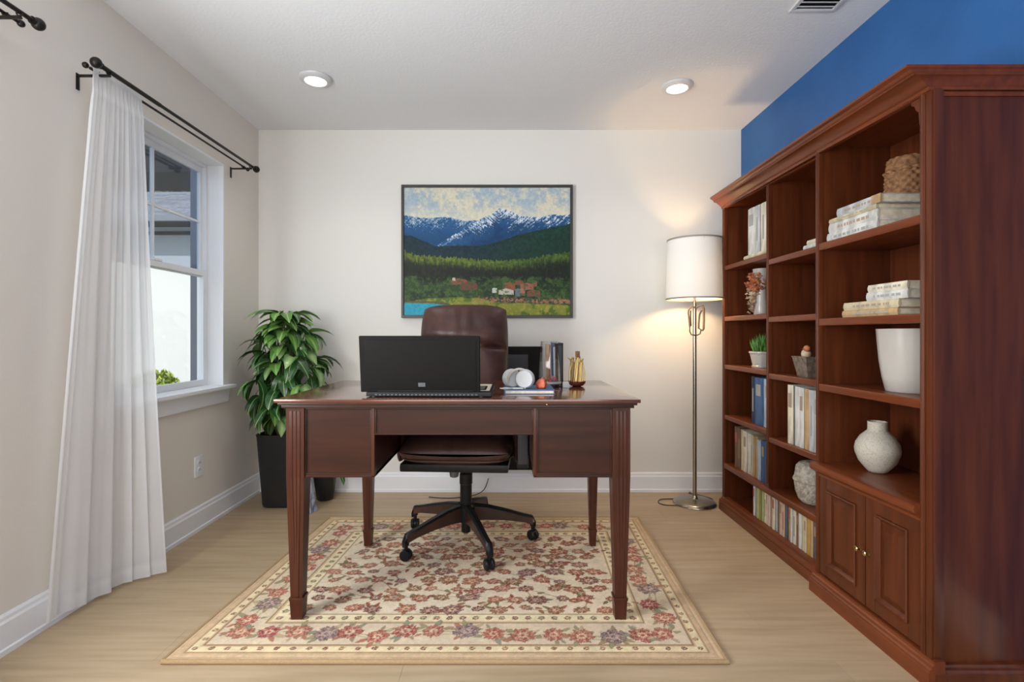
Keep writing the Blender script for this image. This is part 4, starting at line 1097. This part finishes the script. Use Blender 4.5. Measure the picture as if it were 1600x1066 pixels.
# grass planter
px_, py_, pz_ = 1.475, 2.935, .9155
gp = thing('grass_planter', (px_, py_, pz_), 'small white planter of bright green grass on the third far shelf', 'planter')
b = MB(); b.lathe([(.050, 0), (.052, .004), (.052, .008), (.048, .012), (.060, .078), (.065, .082), (.065, .092), (.058, .092), (.052, .075)], (px_, py_, pz_), 32, sq=4); b.build('pot', M['white_cer'], gp)
boxm(px_-.05, px_+.05, py_-.05, py_+.05, pz_+.07, pz_+.082).build('soil', M['soil'], gp, smooth=0)
b = MB(); t = bmesh.new()
for k in range(420):
    a = rr.uniform(0, 6.3); r = rr.uniform(0, .05)**1; x0 = px_+r*math.cos(a); y0 = py_+r*math.sin(a); hh_ = rr.uniform(.06, .125)*(1-.3*r/.05); ln = rr.uniform(0, .03)
    w_ = .0035; q = rr.uniform(0, 6.3); u_ = Vector((math.cos(q)*w_, math.sin(q)*w_, 0)); b0 = Vector((x0, y0, pz_+.08)); d_ = Vector((math.cos(a)*ln, math.sin(a)*ln, hh_))
    v = [t.verts.new(p) for p in (b0-u_*.6, b0+u_*.6, b0+d_*.6+u_, b0+d_, b0+d_*.6-u_)]
    t.faces.new(v)
b._merge(t); M['grass'] = mat('bright_grass_blade', rgb(66, 118, 46), .5, c2=rgb(112, 160, 76), nscale=60); o = b.build('grass_blades', M['grass'], gp, smooth=0); o['kind'] = 'stuff'
# blue books
g = 'blue books on the fourth far shelf'
book_up(1.41, 2.895, 2.935, .6005, .265, .19, 'navy', 'dark navy book with pale print, lamp side of the three blue books', g, 2)
book_up(1.408, 2.800, 2.893, .6005, .262, .19, 'blue', 'thick blue book in the middle of the three on the fourth far shelf', g, 1)
book_up(1.41, 2.706, 2.797, .6005, .262, .19, 'light blue', 'light blue book against the divider on the fourth far shelf', g, 1)
row([('brown', 1.6, .245), ('brown', .9, .243), ('cream', 1.2, .24), ('ivory', 1.4, .24), ('white', 1.3, .235), ('cream', 1.0, .235), ('tan', .7, .232), ('tan', .9, .235), ('light blue', 1.2, .22), ('blue', 1.3, .225), ('blue', 1.3, .23), ('navy', .9, .22)],
    1.405, 3.145, 2.706, .2975, .18, 'books on the fifth far shelf', 'the fifth far shelf')
BOT = ['white', 'grey', 'pale green', 'olive', 'pale green', 'ivory', 'peach', 'pink', 'tan', 'ivory', 'light grey', 'brown', 'pink', 'peach', 'slate', 'tan', 'white', 'ivory', 'brown', 'white', 'cream', 'cream', 'ochre', 'tan', 'slate', 'light grey', 'light blue', 'white', 'ivory']
BOT = BOT[:13]+BOT[13:]
row([(c, [1.0, .8, 1.2, .9, 1.1][i % 5], .188+.006*math.sin(i*2.3)) for i, c in enumerate(BOT)], 1.40, 2.900, YB+.014, .0745, .17, 'books on the bottom shelf', 'the bottom shelf')

# middle unit
g = 'white books on the top middle shelf'
book_flat(1.40, 1.56, 2.220, 2.405, 1.4965, .022, 'white', 'lower of two small white books by the divider on the top middle shelf', g)
book_flat(1.405, 1.555, 2.222, 2.385, 1.519, .020, 'ivory', 'upper of two small white books by the divider on the top middle shelf', g)
M['pewter'] = mat('hammered_pewter', rgb(140, 126, 112), .45, .35, bump=.8, bscale=70, c2=rgb(104, 90, 78), nscale=50)
mx_, my_ = 1.466, 2.455
mp_ = thing('metal_planter', (mx_, my_, .9005), 'hammered pewter square planter on the third middle shelf', 'planter')
b = MB(); b.lathe([(.060, 0), (.084, .092), (.087, .093), (.087, .098), (.080, .098), (.075, .085)], (mx_, my_, .9005), 4, M=Matrix.Translation((mx_, my_, 0)) @ Matrix.Rotation(PI/4, 4, 'Z') @ Matrix.Translation((-mx_, -my_, 0))); b.build('planter_body', M['pewter'], mp_, smooth=0)
fg = thing('bird_figurine', (mx_-.02, my_+.01, 1.0), 'small brown and white bird figurine perched on the pewter planter', 'figurine')
zt = .9865
b = MB(); b.ball((mx_-.015, my_+.015, zt+.022), .023, 16, 1.0); b.ball((mx_-.015, my_+.03, zt+.030), .014, 12); b.build('body', M['creamfl'], fg)
b = MB(); b.ball((mx_-.022, my_-.002, zt+.050), .0155, 16); b.tube([(mx_-.036, my_-.004, zt+.050), (mx_-.047, my_-.006, zt+.047)], [.004, .001], 8); b.build('head', M['coral'], fg)
b = MB(); b.tube([(mx_-.012, my_+.03, zt+.022), (mx_-.008, my_+.055, zt+.038)], [.010, .003], 8); b.build('tail', M['coral'], fg)
b = MB(); b.lathe([(.03, -.009), (.03, .0015)], (mx_-.01, my_+.01, zt), 16); b.build('perch', M['straw'], fg)
g = 'tall white books on the fourth middle shelf'
row([('ivory', 1.2, .288), ('slate', .25, .285), ('white', 1.0, .285), ('white', .9, .283), ('tan', .9, .282), ('light grey', .9, .28), ('white', 1.1, .28), ('beige', .5, .278), ('ivory', 1.0, .278)], 1.395, 2.535, YB+.014, .5685, .20, g, 'the fourth middle shelf')
# lidded basket
def woven(nm, prof, c, n, m, par, amp=.003, rows=9, cols=26):
    """basket wall with over-under weave relief"""
    L = len(prof)-1
    def f(a, v):
        k = v*L; i = min(int(k), L-1); q = k-i; r = prof[i][0]*(1-q)+prof[i+1][0]*q; z_ = prof[i][1]*(1-q)+prof[i+1][1]*q
        wv = math.sin(a*2*PI*cols)*math.sin(v*PI*rows)
        an = a*2*PI; r += amp*(wv+.4*abs(math.sin(v*PI*rows)))
        return Vector((c[0]+r*math.cos(an), c[1]+r*math.sin(an), c[2]+z_))
    b = MB(); b.grid(f, cols*6, rows*4, True); return b.build(nm, m, par, smooth=60)
bx, by, bz = 1.478, 2.450, .2985
bs = thing('lidded_basket', (bx, by, bz), 'round whitewashed wicker basket with a lid below the tall white books', 'basket')
woven('basket_body', [(.05, .0), (.066, .015), (.080, .055), (.086, .105)], (bx, by, bz), 0, M['greybasket'], bs, .0020, 13, 34)
b = MB(); b.lathe([(.05, .001), (.05, .004)], (bx, by, bz), 24); b.build('basket_base', M['greybasket'], bs)
woven('lid', [(.090, .104), (.090, .112), (.084, .125), (.078, .170), (.064, .188), (.04, .196), (.002, .199)], (bx, by, bz), 0, M['greybasket'], bs, .0014, 12, 34)
b = MB(); b.tube([(bx+.089*math.cos(a), by+.089*math.sin(a), bz+.108) for a in [2*PI*k/36 for k in range(37)]], .004, 8); b.build('rim_braid', M['greybasket'], bs)

# near unit
g = 'pale books stacked on the top near shelf'; z = 1.4915
book_flat(1.365, 1.575, 1.880, 2.172, z, .036, 'white', 'thick white book at the bottom of the top near shelf stack', g, 2); z += .0365
book_flat(1.368, 1.575, 1.882, 2.165, z, .040, 'white', 'thick white book second from the bottom of the top near shelf stack', g, 1); z += .0405
book_flat(1.366, 1.570, 1.886, 2.160, z, .018, 'cream', 'thin cream book third from the bottom of the top near shelf stack', g, 2); z += .0185
book_flat(1.370, 1.575, 1.868, 2.115, z, .033, 'light grey', 'light book with a tan end on top of the top near shelf stack', g, 1); zs = z+.0335
boxm(1.3665, 1.3735, 1.8675, 1.915, zs-.033, zs-.0005).build('spine_label', bmat('tan'), [o for o in COL.objects if o.get('label', '').startswith('light book with a tan end')][0], smooth=0)
sx_, sy_ = 1.545, 1.965
rb = thing('round_basket', (sx_, sy_, zs), 'small round brown seagrass basket with lid on top of the stacked books', 'basket')
woven('basket_body', [(.064, .0), (.070, .01), (.072, .06), (.070, .108)], (sx_, sy_, zs), 0, M['straw'], rb, .0045, 10, 17)
b = MB(); b.lathe([(.062, .001), (.062, .004)], (sx_, sy_, zs), 24); b.build('basket_base', M['straw'], rb)
for kk, (zz, r_) in enumerate(((.108, .071), (.010, .069))):
    b = MB(); b.tube([(sx_+(r_+.003*math.sin(13*a))*math.cos(a), sy_+(r_+.003*math.sin(13*a))*math.sin(a), zs+zz+.002*math.cos(13*a)) for a in [2*PI*k/90 for k in range(91)]], .0065, 8); b.build('braided_rim', M['straw'], rb)
woven('lid', [(.066, .112), (.068, .118), (.067, .150), (.062, .158), (.04, .161), (.002, .162)], (sx_, sy_, zs), 0, M['straw'], rb, .003, 6, 14)
g = 'books stacked on the second near shelf'; z = 1.1715
book_flat(1.356, 1.60, 1.770, 2.060, z, .026, 'tan', 'tan book at the bottom of the second near shelf stack', g, 1, ) ; z += .0265
book_flat(1.356, 1.60, 1.765, 2.052, z, .030, 'cream', 'mustard cream book second from the bottom of the second near shelf stack', g, 1); z += .0305
book_flat(1.372, 1.595, 1.745, 1.945, z, .032, 'white', 'thicker white book third from the bottom of the second near shelf stack', g, 2); z += .0325
book_flat(1.374, 1.59, 1.750, 1.940, z, .027, 'ivory', 'white book on top of the second near shelf stack', g, 2)
z = .8935; cpx, cpy = 1.478, 1.868
cp_ = MB(); cp_.lathe([(.072, 0), (.076, .003), (.086, .05), (.095, .11), (.101, .18), (.104, .226), (.1045, .230), (.100, .230), (.098, .222), (.09, .11), (.078, .02), (.001, .012)], (cpx, cpy, z), 56, close=False)
tag(cp_.build('ceramic_pot', M['white_cer'], smooth=50), 'large tapered cream ceramic pot on the third near shelf', 'pot')
z = .5575; c_ = (1.478, 2.035, z)
cp_ = MB(); cp_.lathe([(0.0252, 0.0000), (0.0319, 0.0009), (0.0403, 0.0108), (0.0638, 0.0405), (0.0756, 0.0738), (0.0777, 0.0900), (0.0739, 0.1125), (0.0588, 0.1404), (0.0386, 0.1602), (0.0336, 0.1656), (0.0332, 0.1962), (0.0340, 0.1998), (0.0311, 0.1998), (0.0294, 0.1665), (0.0084, 0.1530)], c_, 56, close=False)
tag(cp_.build('round_vase', M['speckle'], smooth=50), 'round speckled stoneware vase on the cupboard counter', 'vase')

# ------------------------------------------------------------------ floor lamp
lx, ly = 1.236, 3.348
fl_ = thing('floor_lamp', (lx, ly, 0), 'brushed nickel floor lamp with a white drum shade, switched on', 'floor lamp')
b = MB(); b.lathe([(.130, 0), (.136, .004), (.134, .012), (.118, .022), (.070, .030), (.024, .034), (.018, .040), (.016, .056), (.012, .058)], (lx, ly, 0), 48); b.build('base', M['steel'], fl_, smooth=50)
b = MB(); b.lathe([(.0125, .05), (.0125, .66), (.0115, 1.28), (.0095, 1.36)], (lx, ly, 0), 18); b.build('pole', M['steel'], fl_)
b = MB(); b.lathe([(.009, 1.35), (.009, 1.372), (.018, 1.376), (.018, 1.418)], (lx, ly, 0), 16); b.build('socket', M['steel'], fl_)
M['bulb'] = emit('warm_bulb_glow', (1, .72, .40, 1), 6)
b = MB(); b.ball((lx, ly, 1.452), .030, 16, 1.2); b.build('bulb', M['bulb'], fl_)
zs0, zs1, r0_, r1_ = 1.338, 1.722, .180, .172
b = MB(); b.lathe([(r0_, zs0), (r1_, zs1)], (lx, ly, 0), 64, close=False); sh = b.build('lamp_shade', M['shade'], fl_, smooth=60)
M['trim'] = mat('grey_shade_trim', rgb(150, 144, 136), .7)
for (r, z_) in ((r0_+.0005, zs0), (r1_+.0005, zs1)): MB().lathe([(r-.002, z_-.006), (r+.0015, z_-.006), (r+.0015, z_+.004), (r-.002, z_+.004), (r-.002, z_-.006)], (lx, ly, 0), 64, close=False).build('shade_trim', M['trim'], sh, smooth=40)
b = MB()
for k in range(3):
    a = 2*PI*k/3+.5; b.tube([(lx, ly, 1.38), (lx+.10*math.cos(a), ly+.10*math.sin(a), 1.60), (lx+r1_*math.cos(a), ly+r1_*math.sin(a), zs1-.01)], .002, 6)
b.build('shade_spider', M['steel'], fl_)
# curved bronze side handles
M['abronze'] = mat('antique_bronze', rgb(122, 104, 78), .3, .9)
def strip(pts, w, t_, m, nm, sgn=1):
    """flat bent strip in the x-z plane, width w along y"""
    b = MB(); P_ = [Vector(p) for p in pts]; tb = bmesh.new(); rg = []
    for i, p in enumerate(P_):
        d = (P_[min(i+1, len(P_)-1)]-P_[max(i-1, 0)]).normalized(); nn = Vector((d.z, 0, -d.x))
        rg.append([tb.verts.new(p+nn*t_+Vector((0, -w, 0))), tb.verts.new(p+nn*t_+Vector((0, w, 0))), tb.verts.new(p-nn*t_+Vector((0, w, 0))), tb.verts.new(p-nn*t_+Vector((0, -w, 0)))])
    for p, q in zip(rg, rg[1:]):
        for i in range(4): tb.faces.new((p[i], p[(i+1) % 4], q[(i+1) % 4], q[i]))
    tb.faces.new(rg[0]); tb.faces.new(rg[-1][::-1]); b._merge(tb); b.build(nm, m, fl_, smooth=40)
L_ = lambda dx, z_: (lx+dx, ly-.012, z_)
strip([L_(-.004, 1.275), L_(-.014, 1.290), L_(-.030, 1.280), L_(-.044, 1.262), L_(-.046, 1.245), L_(-.040, 1.20), L_(-.036, 1.155)], .012, .0016, M['abronze'], 'handle_strap')
strip([L_(-.030, 1.262), L_(-.032, 1.22), L_(-.028, 1.16)], .008, .0016, M['black'], 'handle_inlay')
strip([L_(.004, 1.275), L_(.020, 1.286), L_(.046, 1.294), L_(.055, 1.270), L_(.056, 1.20), L_(.054, 1.140), L_(.044, 1.128)], .014, .0022, M['abronze'], 'handle_strap')
strip([L_(.042, 1.262), L_(.028, 1.235), L_(.022, 1.18), L_(.022, 1.145), L_(.046, 1.130)], .012, .0018, M['abronze'], 'handle_strap')
b = MB(); b.tube([L_(-.036, 1.158), L_(-.036, 1.125), L_(-.026, 1.104), L_(-.006, 1.100), L_(.016, 1.102), L_(.032, 1.110), L_(.036, 1.132)], .0042, 8); b.build('handle_hook', M['abronze'], fl_)
b = MB(); b.tube(smooth_pts([(lx+.13, ly+.03, .008), (lx+.145, ly+.08, .004), (lx+.10, ly+.15, .004), (lx+.04, ly+.20, .004), (lx+.055, BACK-.03, .004)]), .003, 6)
b.build('power_cord', M['bronze'], fl_); b = MB(); pts = [(lx-.11, ly+.08, .004), (lx-.20, ly+.07, .004), (lx-.235, ly+.0, .004), (lx-.20, ly-.045, .004), (lx-.12, ly-.055, .006)]
b.tube(smooth_pts(pts), .003, 6); b.build('power_cord', M['bronze'], fl_)
light('lamp_bulb_light', 'POINT', (lx, ly, 1.446), 38, (1, .64, .31), size=.04)

# ------------------------------------------------------------------ potted plant in the corner
plx, ply = -1.455, 3.355
pp_ = thing('potted_plant', (plx, ply, 0), 'tall leafy green plant in a black tapered planter in the corner', 'plant')
b = MB(); b.lathe([(.098, 0), (.103, .004), (.108, .02), (.136, .455), (.139, .460), (.139, .468), (.130, .468), (.124, .44), (.12, .41)], (plx, ply, 0), 48, sq=5); b.build('planter_pot', M['pot'], pp_, smooth=40)
b = MB(); b.lathe([(.02, .43), (.125, .432), (.125, .436), (.06, .445), (.001, .448)], (plx, ply, 0), 32, sq=5); b.build('soil', M['soil'], pp_)
def leaf_mesh(nm, L, Wd, droop, m):
    b = bmesh.new(); nu, nv = 6, 4; V = []
    for i in range(nu+1):
        s = i/nu; w_ = Wd*math.sin(PI*min(1, s*.97+.03))**.75*(1-.25*s); ang = droop*s
        y_ = L*(math.sin(ang)/droop if droop else s); z_ = -L*(1-math.cos(ang))/droop if droop else 0
        V.append([b.verts.new(((j/nv-.5)*2*w_, y_, z_+abs(j/nv-.5)*w_*.55+.002*math.sin(i*2+j))) for j in range(nv+1)])
    for i in range(nu):
        for j in range(nv): b.faces.new((V[i][j], V[i][j+1], V[i+1][j+1], V[i+1][j]))
    me = bpy.data.meshes.new(nm); b.to_mesh(me); b.free(); me.polygons.foreach_set('use_smooth', [True]*len(me.polygons)); me.materials.append(m); return me
LM = [leaf_mesh('leaf', .165, .030, 1.3, M['leaf_dark']), leaf_mesh('leaf', .19, .034, 1.7, M['leaf_dark']), leaf_mesh('leaf', .17, .036, 1.2, M['leaf_light']), leaf_mesh('leaf', .16, .037, 1.5, M['leaf_pale'])]
rr = random.Random(21)
def add_leaf(me, p, az, pitch, s, roll, par):
    o = bpy.data.objects.new('leaf', me); COL.objects.link(o); o.parent = par
    M4 = Matrix.Translation(Vector(p)-world_loc(par)) @ Matrix.Rotation(az-PI/2, 4, 'Z') @ Matrix.Rotation(pitch, 4, 'X') @ Matrix.Rotation(roll, 4, 'Y') @ Matrix.Scale(s, 4)
    o.matrix_local = M4; return o
stems = MB()
heads = []
for k in range(52):
    q = k/51; a = k*2.4; rad = (.215*math.sin(PI*min(1, .12+q*.92))**.6)*rr.uniform(.3, 1)
    zc = .56+.66*q
    hx, hy = plx+.035+rad*math.cos(a), ply-.05+rad*.75*math.sin(a)
    hx = max(hx, LEFT+.10); hy = min(hy, BACK-.10)
    heads.append((hx, hy, zc))
    stems.tube([(plx+.03*math.cos(a), ply+.03*math.sin(a), .44), (plx+.06*math.cos(a), ply-.02+.05*math.sin(a), .44+(zc-.44)*.6), (hx, hy, zc)], [.006, .005, .003], 6)
o = stems.build('stems', M['stem'], pp_); o['kind'] = 'stuff'
nl = 0
for (hx, hy, zc) in heads:
    out = math.atan2(hy-(ply-.05), hx-(plx+.035))
    for j in range(5):
        az = out+rr.uniform(-2.4, 2.4)*(.55 if j else .2)
        q = (zc-.5)/.75
        s = rr.uniform(.9, 1.2)
        L = .18*s; ex = hx+L*math.cos(az)*.9; ey = hy+L*math.sin(az)*.9
        if ex < LEFT+.02 or ey > BACK-.03 or ey < 2.86: az = math.atan2(-(hy-3.2)*.5-.3, .5) if ex < LEFT+.02 else az+PI
        ex = hx+L*math.cos(az)*.9; ey = hy+L*math.sin(az)*.9
        if ex < LEFT+.02 or ey > BACK-.03: continue
        t_ = rr.random()
        me = LM[2] if (zc > 1.08 and t_ < .5) else (LM[3] if t_ < .26 else (LM[2] if t_ < .36 else LM[int(t_*10) % 2]))
        add_leaf(me, (hx, hy, zc), az, rr.uniform(-.35, .55) if zc > .9 else rr.uniform(-.6, .25), s, rr.uniform(-.4, .4), pp_); nl += 1
# top crown leaves arching outwards
for k in range(14):
    a = 2*PI*k/14+.2; hx, hy = plx+.035+.05*math.cos(a), ply-.05+.05*math.sin(a)
    az = a
    if hx+.2*math.cos(a) < LEFT+.02 or hy+.2*math.sin(a) > BACK-.03: az = a+2.2
    add_leaf(LM[2] if k % 3 else LM[0], (hx, hy, 1.235), az, rr.uniform(.25, .5), rr.uniform(.9, 1.2), rr.uniform(-.3, .3), pp_)
# second small plant behind the desk leg
qx, qy = -1.213, 3.44
sp = thing('small_potted_plant', (qx, qy, 0), 'small black pot with a few dark leaves beside the tall planter', 'plant')
b = MB(); b.lathe([(.050, 0), (.055, .006), (.084, .225), (.088, .228), (.088, .24), (.080, .24), (.076, .2)], (qx, qy, 0), 36); b.build('planter_pot', M['pot'], sp)
b = MB(); b.lathe([(.074, .205), (.077, .21), (.002, .215)], (qx, qy, 0), 24); b.build('soil', M['soil'], sp)
for k, (az, pt_, s_) in enumerate(((-.5, .1, 1.0), (-1.6, .5, .8), (.25, -.1, .9), (-2.6, .5, .8), (-.2, .7, .9))):
    add_leaf(LM[1 if k != 1 else 2], (qx+.05*math.cos(az), qy+.05*math.sin(az), .225), az, pt_, s_, 0, sp)
# crumpled bag next to the planter
bgx, bgy = -1.235, 3.19
def bagf(a, v):
    an = 2*PI*a; r = (.048*(1-v)+.020*v)*(1+.22*math.sin(5*an+4*v)+.12*math.sin(11*an-9*v)); return Vector((bgx+r*math.cos(an), bgy+r*.8*math.sin(an), v*.20+.001))
M['bag'] = mat('slate_plastic_bag', rgb(84, 90, 108), .35, c2=rgb(150, 154, 168), nscale=18, bump=.4)
b = MB(); b.grid(bagf, 60, 14, True); 
tag(b.build('plastic_bag', M['bag'], smooth=60), 'crumpled slate blue plastic bag on the floor behind the desk leg', 'bag')

# ------------------------------------------------------------------ curtain rods and curtain
def double_rod(y0, y1, label, near_cap=True, far_bracket=True):
    r = thing('curtain_rod', (LEFT, (y0+y1)/2, 2.13), label, 'curtain rod', 'double curtain rods above the windows')
    xf, xr, zz = LEFT+.130, LEFT+.080, 2.172
    b = MB(); b.tube([(xf, y0, zz), (xf, y0+.35, zz)], .0095, 12); b.tube([(xf, y0+.35, zz), (xf, y1, zz)], .0078, 12); b.build('front_rod', M['bronze'], r)
    b = MB(); b.tube([(xr, y0+.01, zz-.004), (xr, y1, zz-.004)], .0055, 10); b.build('rear_rod', M['bronze'], r)
    for yy, s in ((y0, -1), (y1, 1)):
        b = MB(); b.ball((xf, yy+s*.022, zz), .021, 20); b.tube([(xf, yy-s*.004, zz), (xf, yy+s*.010, zz)], .013, 14)
        b.build('finial', M['bronze'], r)
        b = MB(); b.ball((xr, yy+s*.012, zz-.004), .012, 16); b.build('finial', M['bronze'], r)
    for yy in (y0+.045, y1-.045):
        b = MB(); b.box(LEFT, LEFT+.004, yy-.008, yy+.008, zz-.075, zz-.008, .0015); b.box(LEFT, xf+.004, yy-.006, yy+.006, zz-.022, zz-.014, .002)
        for xx, rd in ((xf, .011), (xr, .009)):
            b.tube([(xx+rd*math.cos(a), yy, zz-.002+rd*math.sin(a)) for a in [PI+PI*k/10 for k in range(11)]], .003, 6)
        b.build('bracket', M['bronze'], r)
    return r
double_rod(2.035, 3.285, 'black double curtain rod above the window, holding the sheer curtain')
double_rod(.50, 1.742, 'black double curtain rod high on the left wall, only its finials in view')

def curtain():
    nu, nv = 260, 90
    sh_ = np.zeros((nv+1, nu+1)); P = np.zeros((nv+1, nu+1, 3)); rnd = random.Random(3)
    for j in range(nv+1):
        v = j/nv
        for i in range(nu+1):
            u = i/nu
            # top line on the rear rod, bottom line near the floor
            ty = 2.050+(2.318-2.050)*u; tx = LEFT+.0905; tz = 2.186
            if u < .6: by_ = 1.870+(2.245-1.870)*u/.6; bx_ = LEFT+.040+.020*(u/.6)
            else: q = (u-.6)/.4; by_ = 2.245+(2.345-2.245)*q; bx_ = LEFT+.060+.105*q
            bz_ = .042-.030*min(1, u*2.0)
            e_ = v**.92; amp0 = min(1, v/.08); yy = ty+(by_-ty)*e_; xx = tx+(bx_-tx)*(v**1.3 if u > .5 else v); zz = tz+(bz_-tz)*v
            # gathers at the top easing into broad folds
            ft = math.sin(2*PI*(13*u+.15*math.sin(7*u))); fb = math.sin(2*PI*(5.2*u**1.1)+.8)+.35*math.sin(2*PI*11*u+1)
            amp_t = .007*(1-v)**1.2*amp0; amp_b = .016*v**.7
            off = ft*amp_t+fb*amp_b
            if v < .10: xx += .004*math.exp(-((v-.05)/.012)**2)-.020*max(0, 1-v/.004)
            xx += off; yy += .35*off
            # rod pocket wraps over the rod
            if j == 0: zz = 2.172
            if j == 1: zz = 2.181; xx = LEFT+.088
            if j == 2: zz = 2.160; xx = LEFT+.0925
            xx = max(xx, LEFT+.012)
            if zz < .16: xx = max(xx, LEFT+.026)
            P[j, i] = (xx, yy, max(zz, .006))
            hem = v > .967 or v < .045
            edge_ = u < .012 or u > .988
            sh_[j, i] = .05 if hem or edge_ else .17
    me = bpy.data.meshes.new('curtain'); h, w = nv+1, nu+1; o0 = np.array((LEFT+.08, 2.15, 0))
    idx = np.arange(h*w).reshape(h, w); F = np.stack([idx[:-1, :-1], idx[:-1, 1:], idx[1:, 1:], idx[1:, :-1]], -1).reshape(-1, 4)
    me.from_pydata((P-o0).reshape(-1, 3).tolist(), [], F.tolist())
    me.polygons.foreach_set('use_smooth', [True]*len(me.polygons))
    a = me.attributes.new('sheer', 'FLOAT', 'POINT'); a.data.foreach_set('value', sh_.ravel().astype(np.float32))
    me.materials.append(M['curtain'])
    o = bpy.data.objects.new('curtain', me); o.location = o0; COL.objects.link(o)
    tag(o, 'long sheer white curtain gathered at the near side of the window', 'curtain')
curtain()

# ------------------------------------------------------------------ ceiling lights, vent, outlet, cord
M['led'] = emit('led_panel', (1, .98, .95, 1), 3.2)
M['ring'] = mat('white_light_ring', rgb(206, 206, 208), .4)
for (x, y, lab) in ((-1.069, 2.88, 'recessed round ceiling light above the window side'), (.994, 2.968, 'recessed round ceiling light above the floor lamp side')):
    t = thing('ceiling_light', (x, y, CEIL), lab, 'ceiling light', 'recessed ceiling lights')
    b = MB(); b.lathe([(.090, -.001), (.090, -.006), (.085, -.012), (.072, -.020), (.062, -.022), (.058, -.018), (.058, -.001)], (x, y, CEIL), 48, close=False); b.build('trim_ring', M['ring'], t, smooth=50)
    b = MB(); b.lathe([(.001, -.019), (.0575, -.019), (.0575, -.012), (.001, -.012)], (x, y, CEIL), 40, close=False); b.build('diffuser', M['led'], t)
    light('downlight', 'SPOT', (x, y, CEIL-.03), 16, (1, .95, .88), (0, 0, 0), .055, spot_size=2.3, spot_blend=.9)
vt = thing('ceiling_vent', (1.40, 2.10, CEIL), 'white louvred air vent on the ceiling near the blue wall', 'vent')
vx0, vx1, vy0, vy1 = 1.262, 1.462, 1.98, 2.283
b = MB(); q = .018
for (a, c, d, e_) in ((vx0, vx1, vy1-q, vy1), (vx0, vx1, vy0, vy0+q), (vx0, vx0+q, vy0+q, vy1-q), (vx1-q, vx1, vy0+q, vy1-q)): b.box(a, c, d, e_, CEIL-.009, CEIL, .003)
b.build('frame', M['ring'], vt)
for k in range(9):
    yy = vy0+q+.014+k*.029
    b = MB(); b.box(vx0+q, vx1-q, -.012, .012, -.0012, .0012, M=Matrix.Translation((0, yy, CEIL-.0065)) @ Matrix.Rotation(.45, 4, 'X')); b.build('louver', M['ring'], vt, smooth=0)
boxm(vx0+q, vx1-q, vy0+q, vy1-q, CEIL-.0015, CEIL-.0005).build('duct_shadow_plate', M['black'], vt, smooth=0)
oy, oz = 2.900, .359
ot = thing('wall_outlet', (LEFT, oy, oz-.057), 'white duplex power outlet low on the window wall', 'outlet')
boxm(LEFT, LEFT+.006, oy-.040, oy+.040, oz-.057, oz+.057, .003).build('cover_plate', M['white'], ot)
for s in (-1, 1):
    b = MB(); b.lathe([(.017, 0), (.017, .003)], (0, 0, 0), 20, M=Matrix.Translation((LEFT+.0055, oy, oz+s*.020)) @ Matrix.Rotation(PI/2, 4, 'Y')); f = b.build('receptacle', M['white'], ot)
    b = MB(); b.box(LEFT+.0084, LEFT+.0092, oy-.008, oy-.006, oz+s*.020-.005, oz+s*.020+.005); b.box(LEFT+.0084, LEFT+.0092, oy+.006, oy+.008, oz+s*.020-.005, oz+s*.020+.005); b.build('slots', M['black'], f, smooth=0)
# loose cord on the floor under the chair
b = MB(); b.tube(smooth_pts([(-.12, BACK-.03, .10), (-.15, BACK-.06, .03), (-.22, 3.50, .005), (-.34, 3.45, .004), (-.44, 3.45, .004), (-.52, 3.47, .004)]), .003, 6)
tag(b.build('power_cable', M['black']), 'thin black cable lying on the floor behind the chair', 'cable')
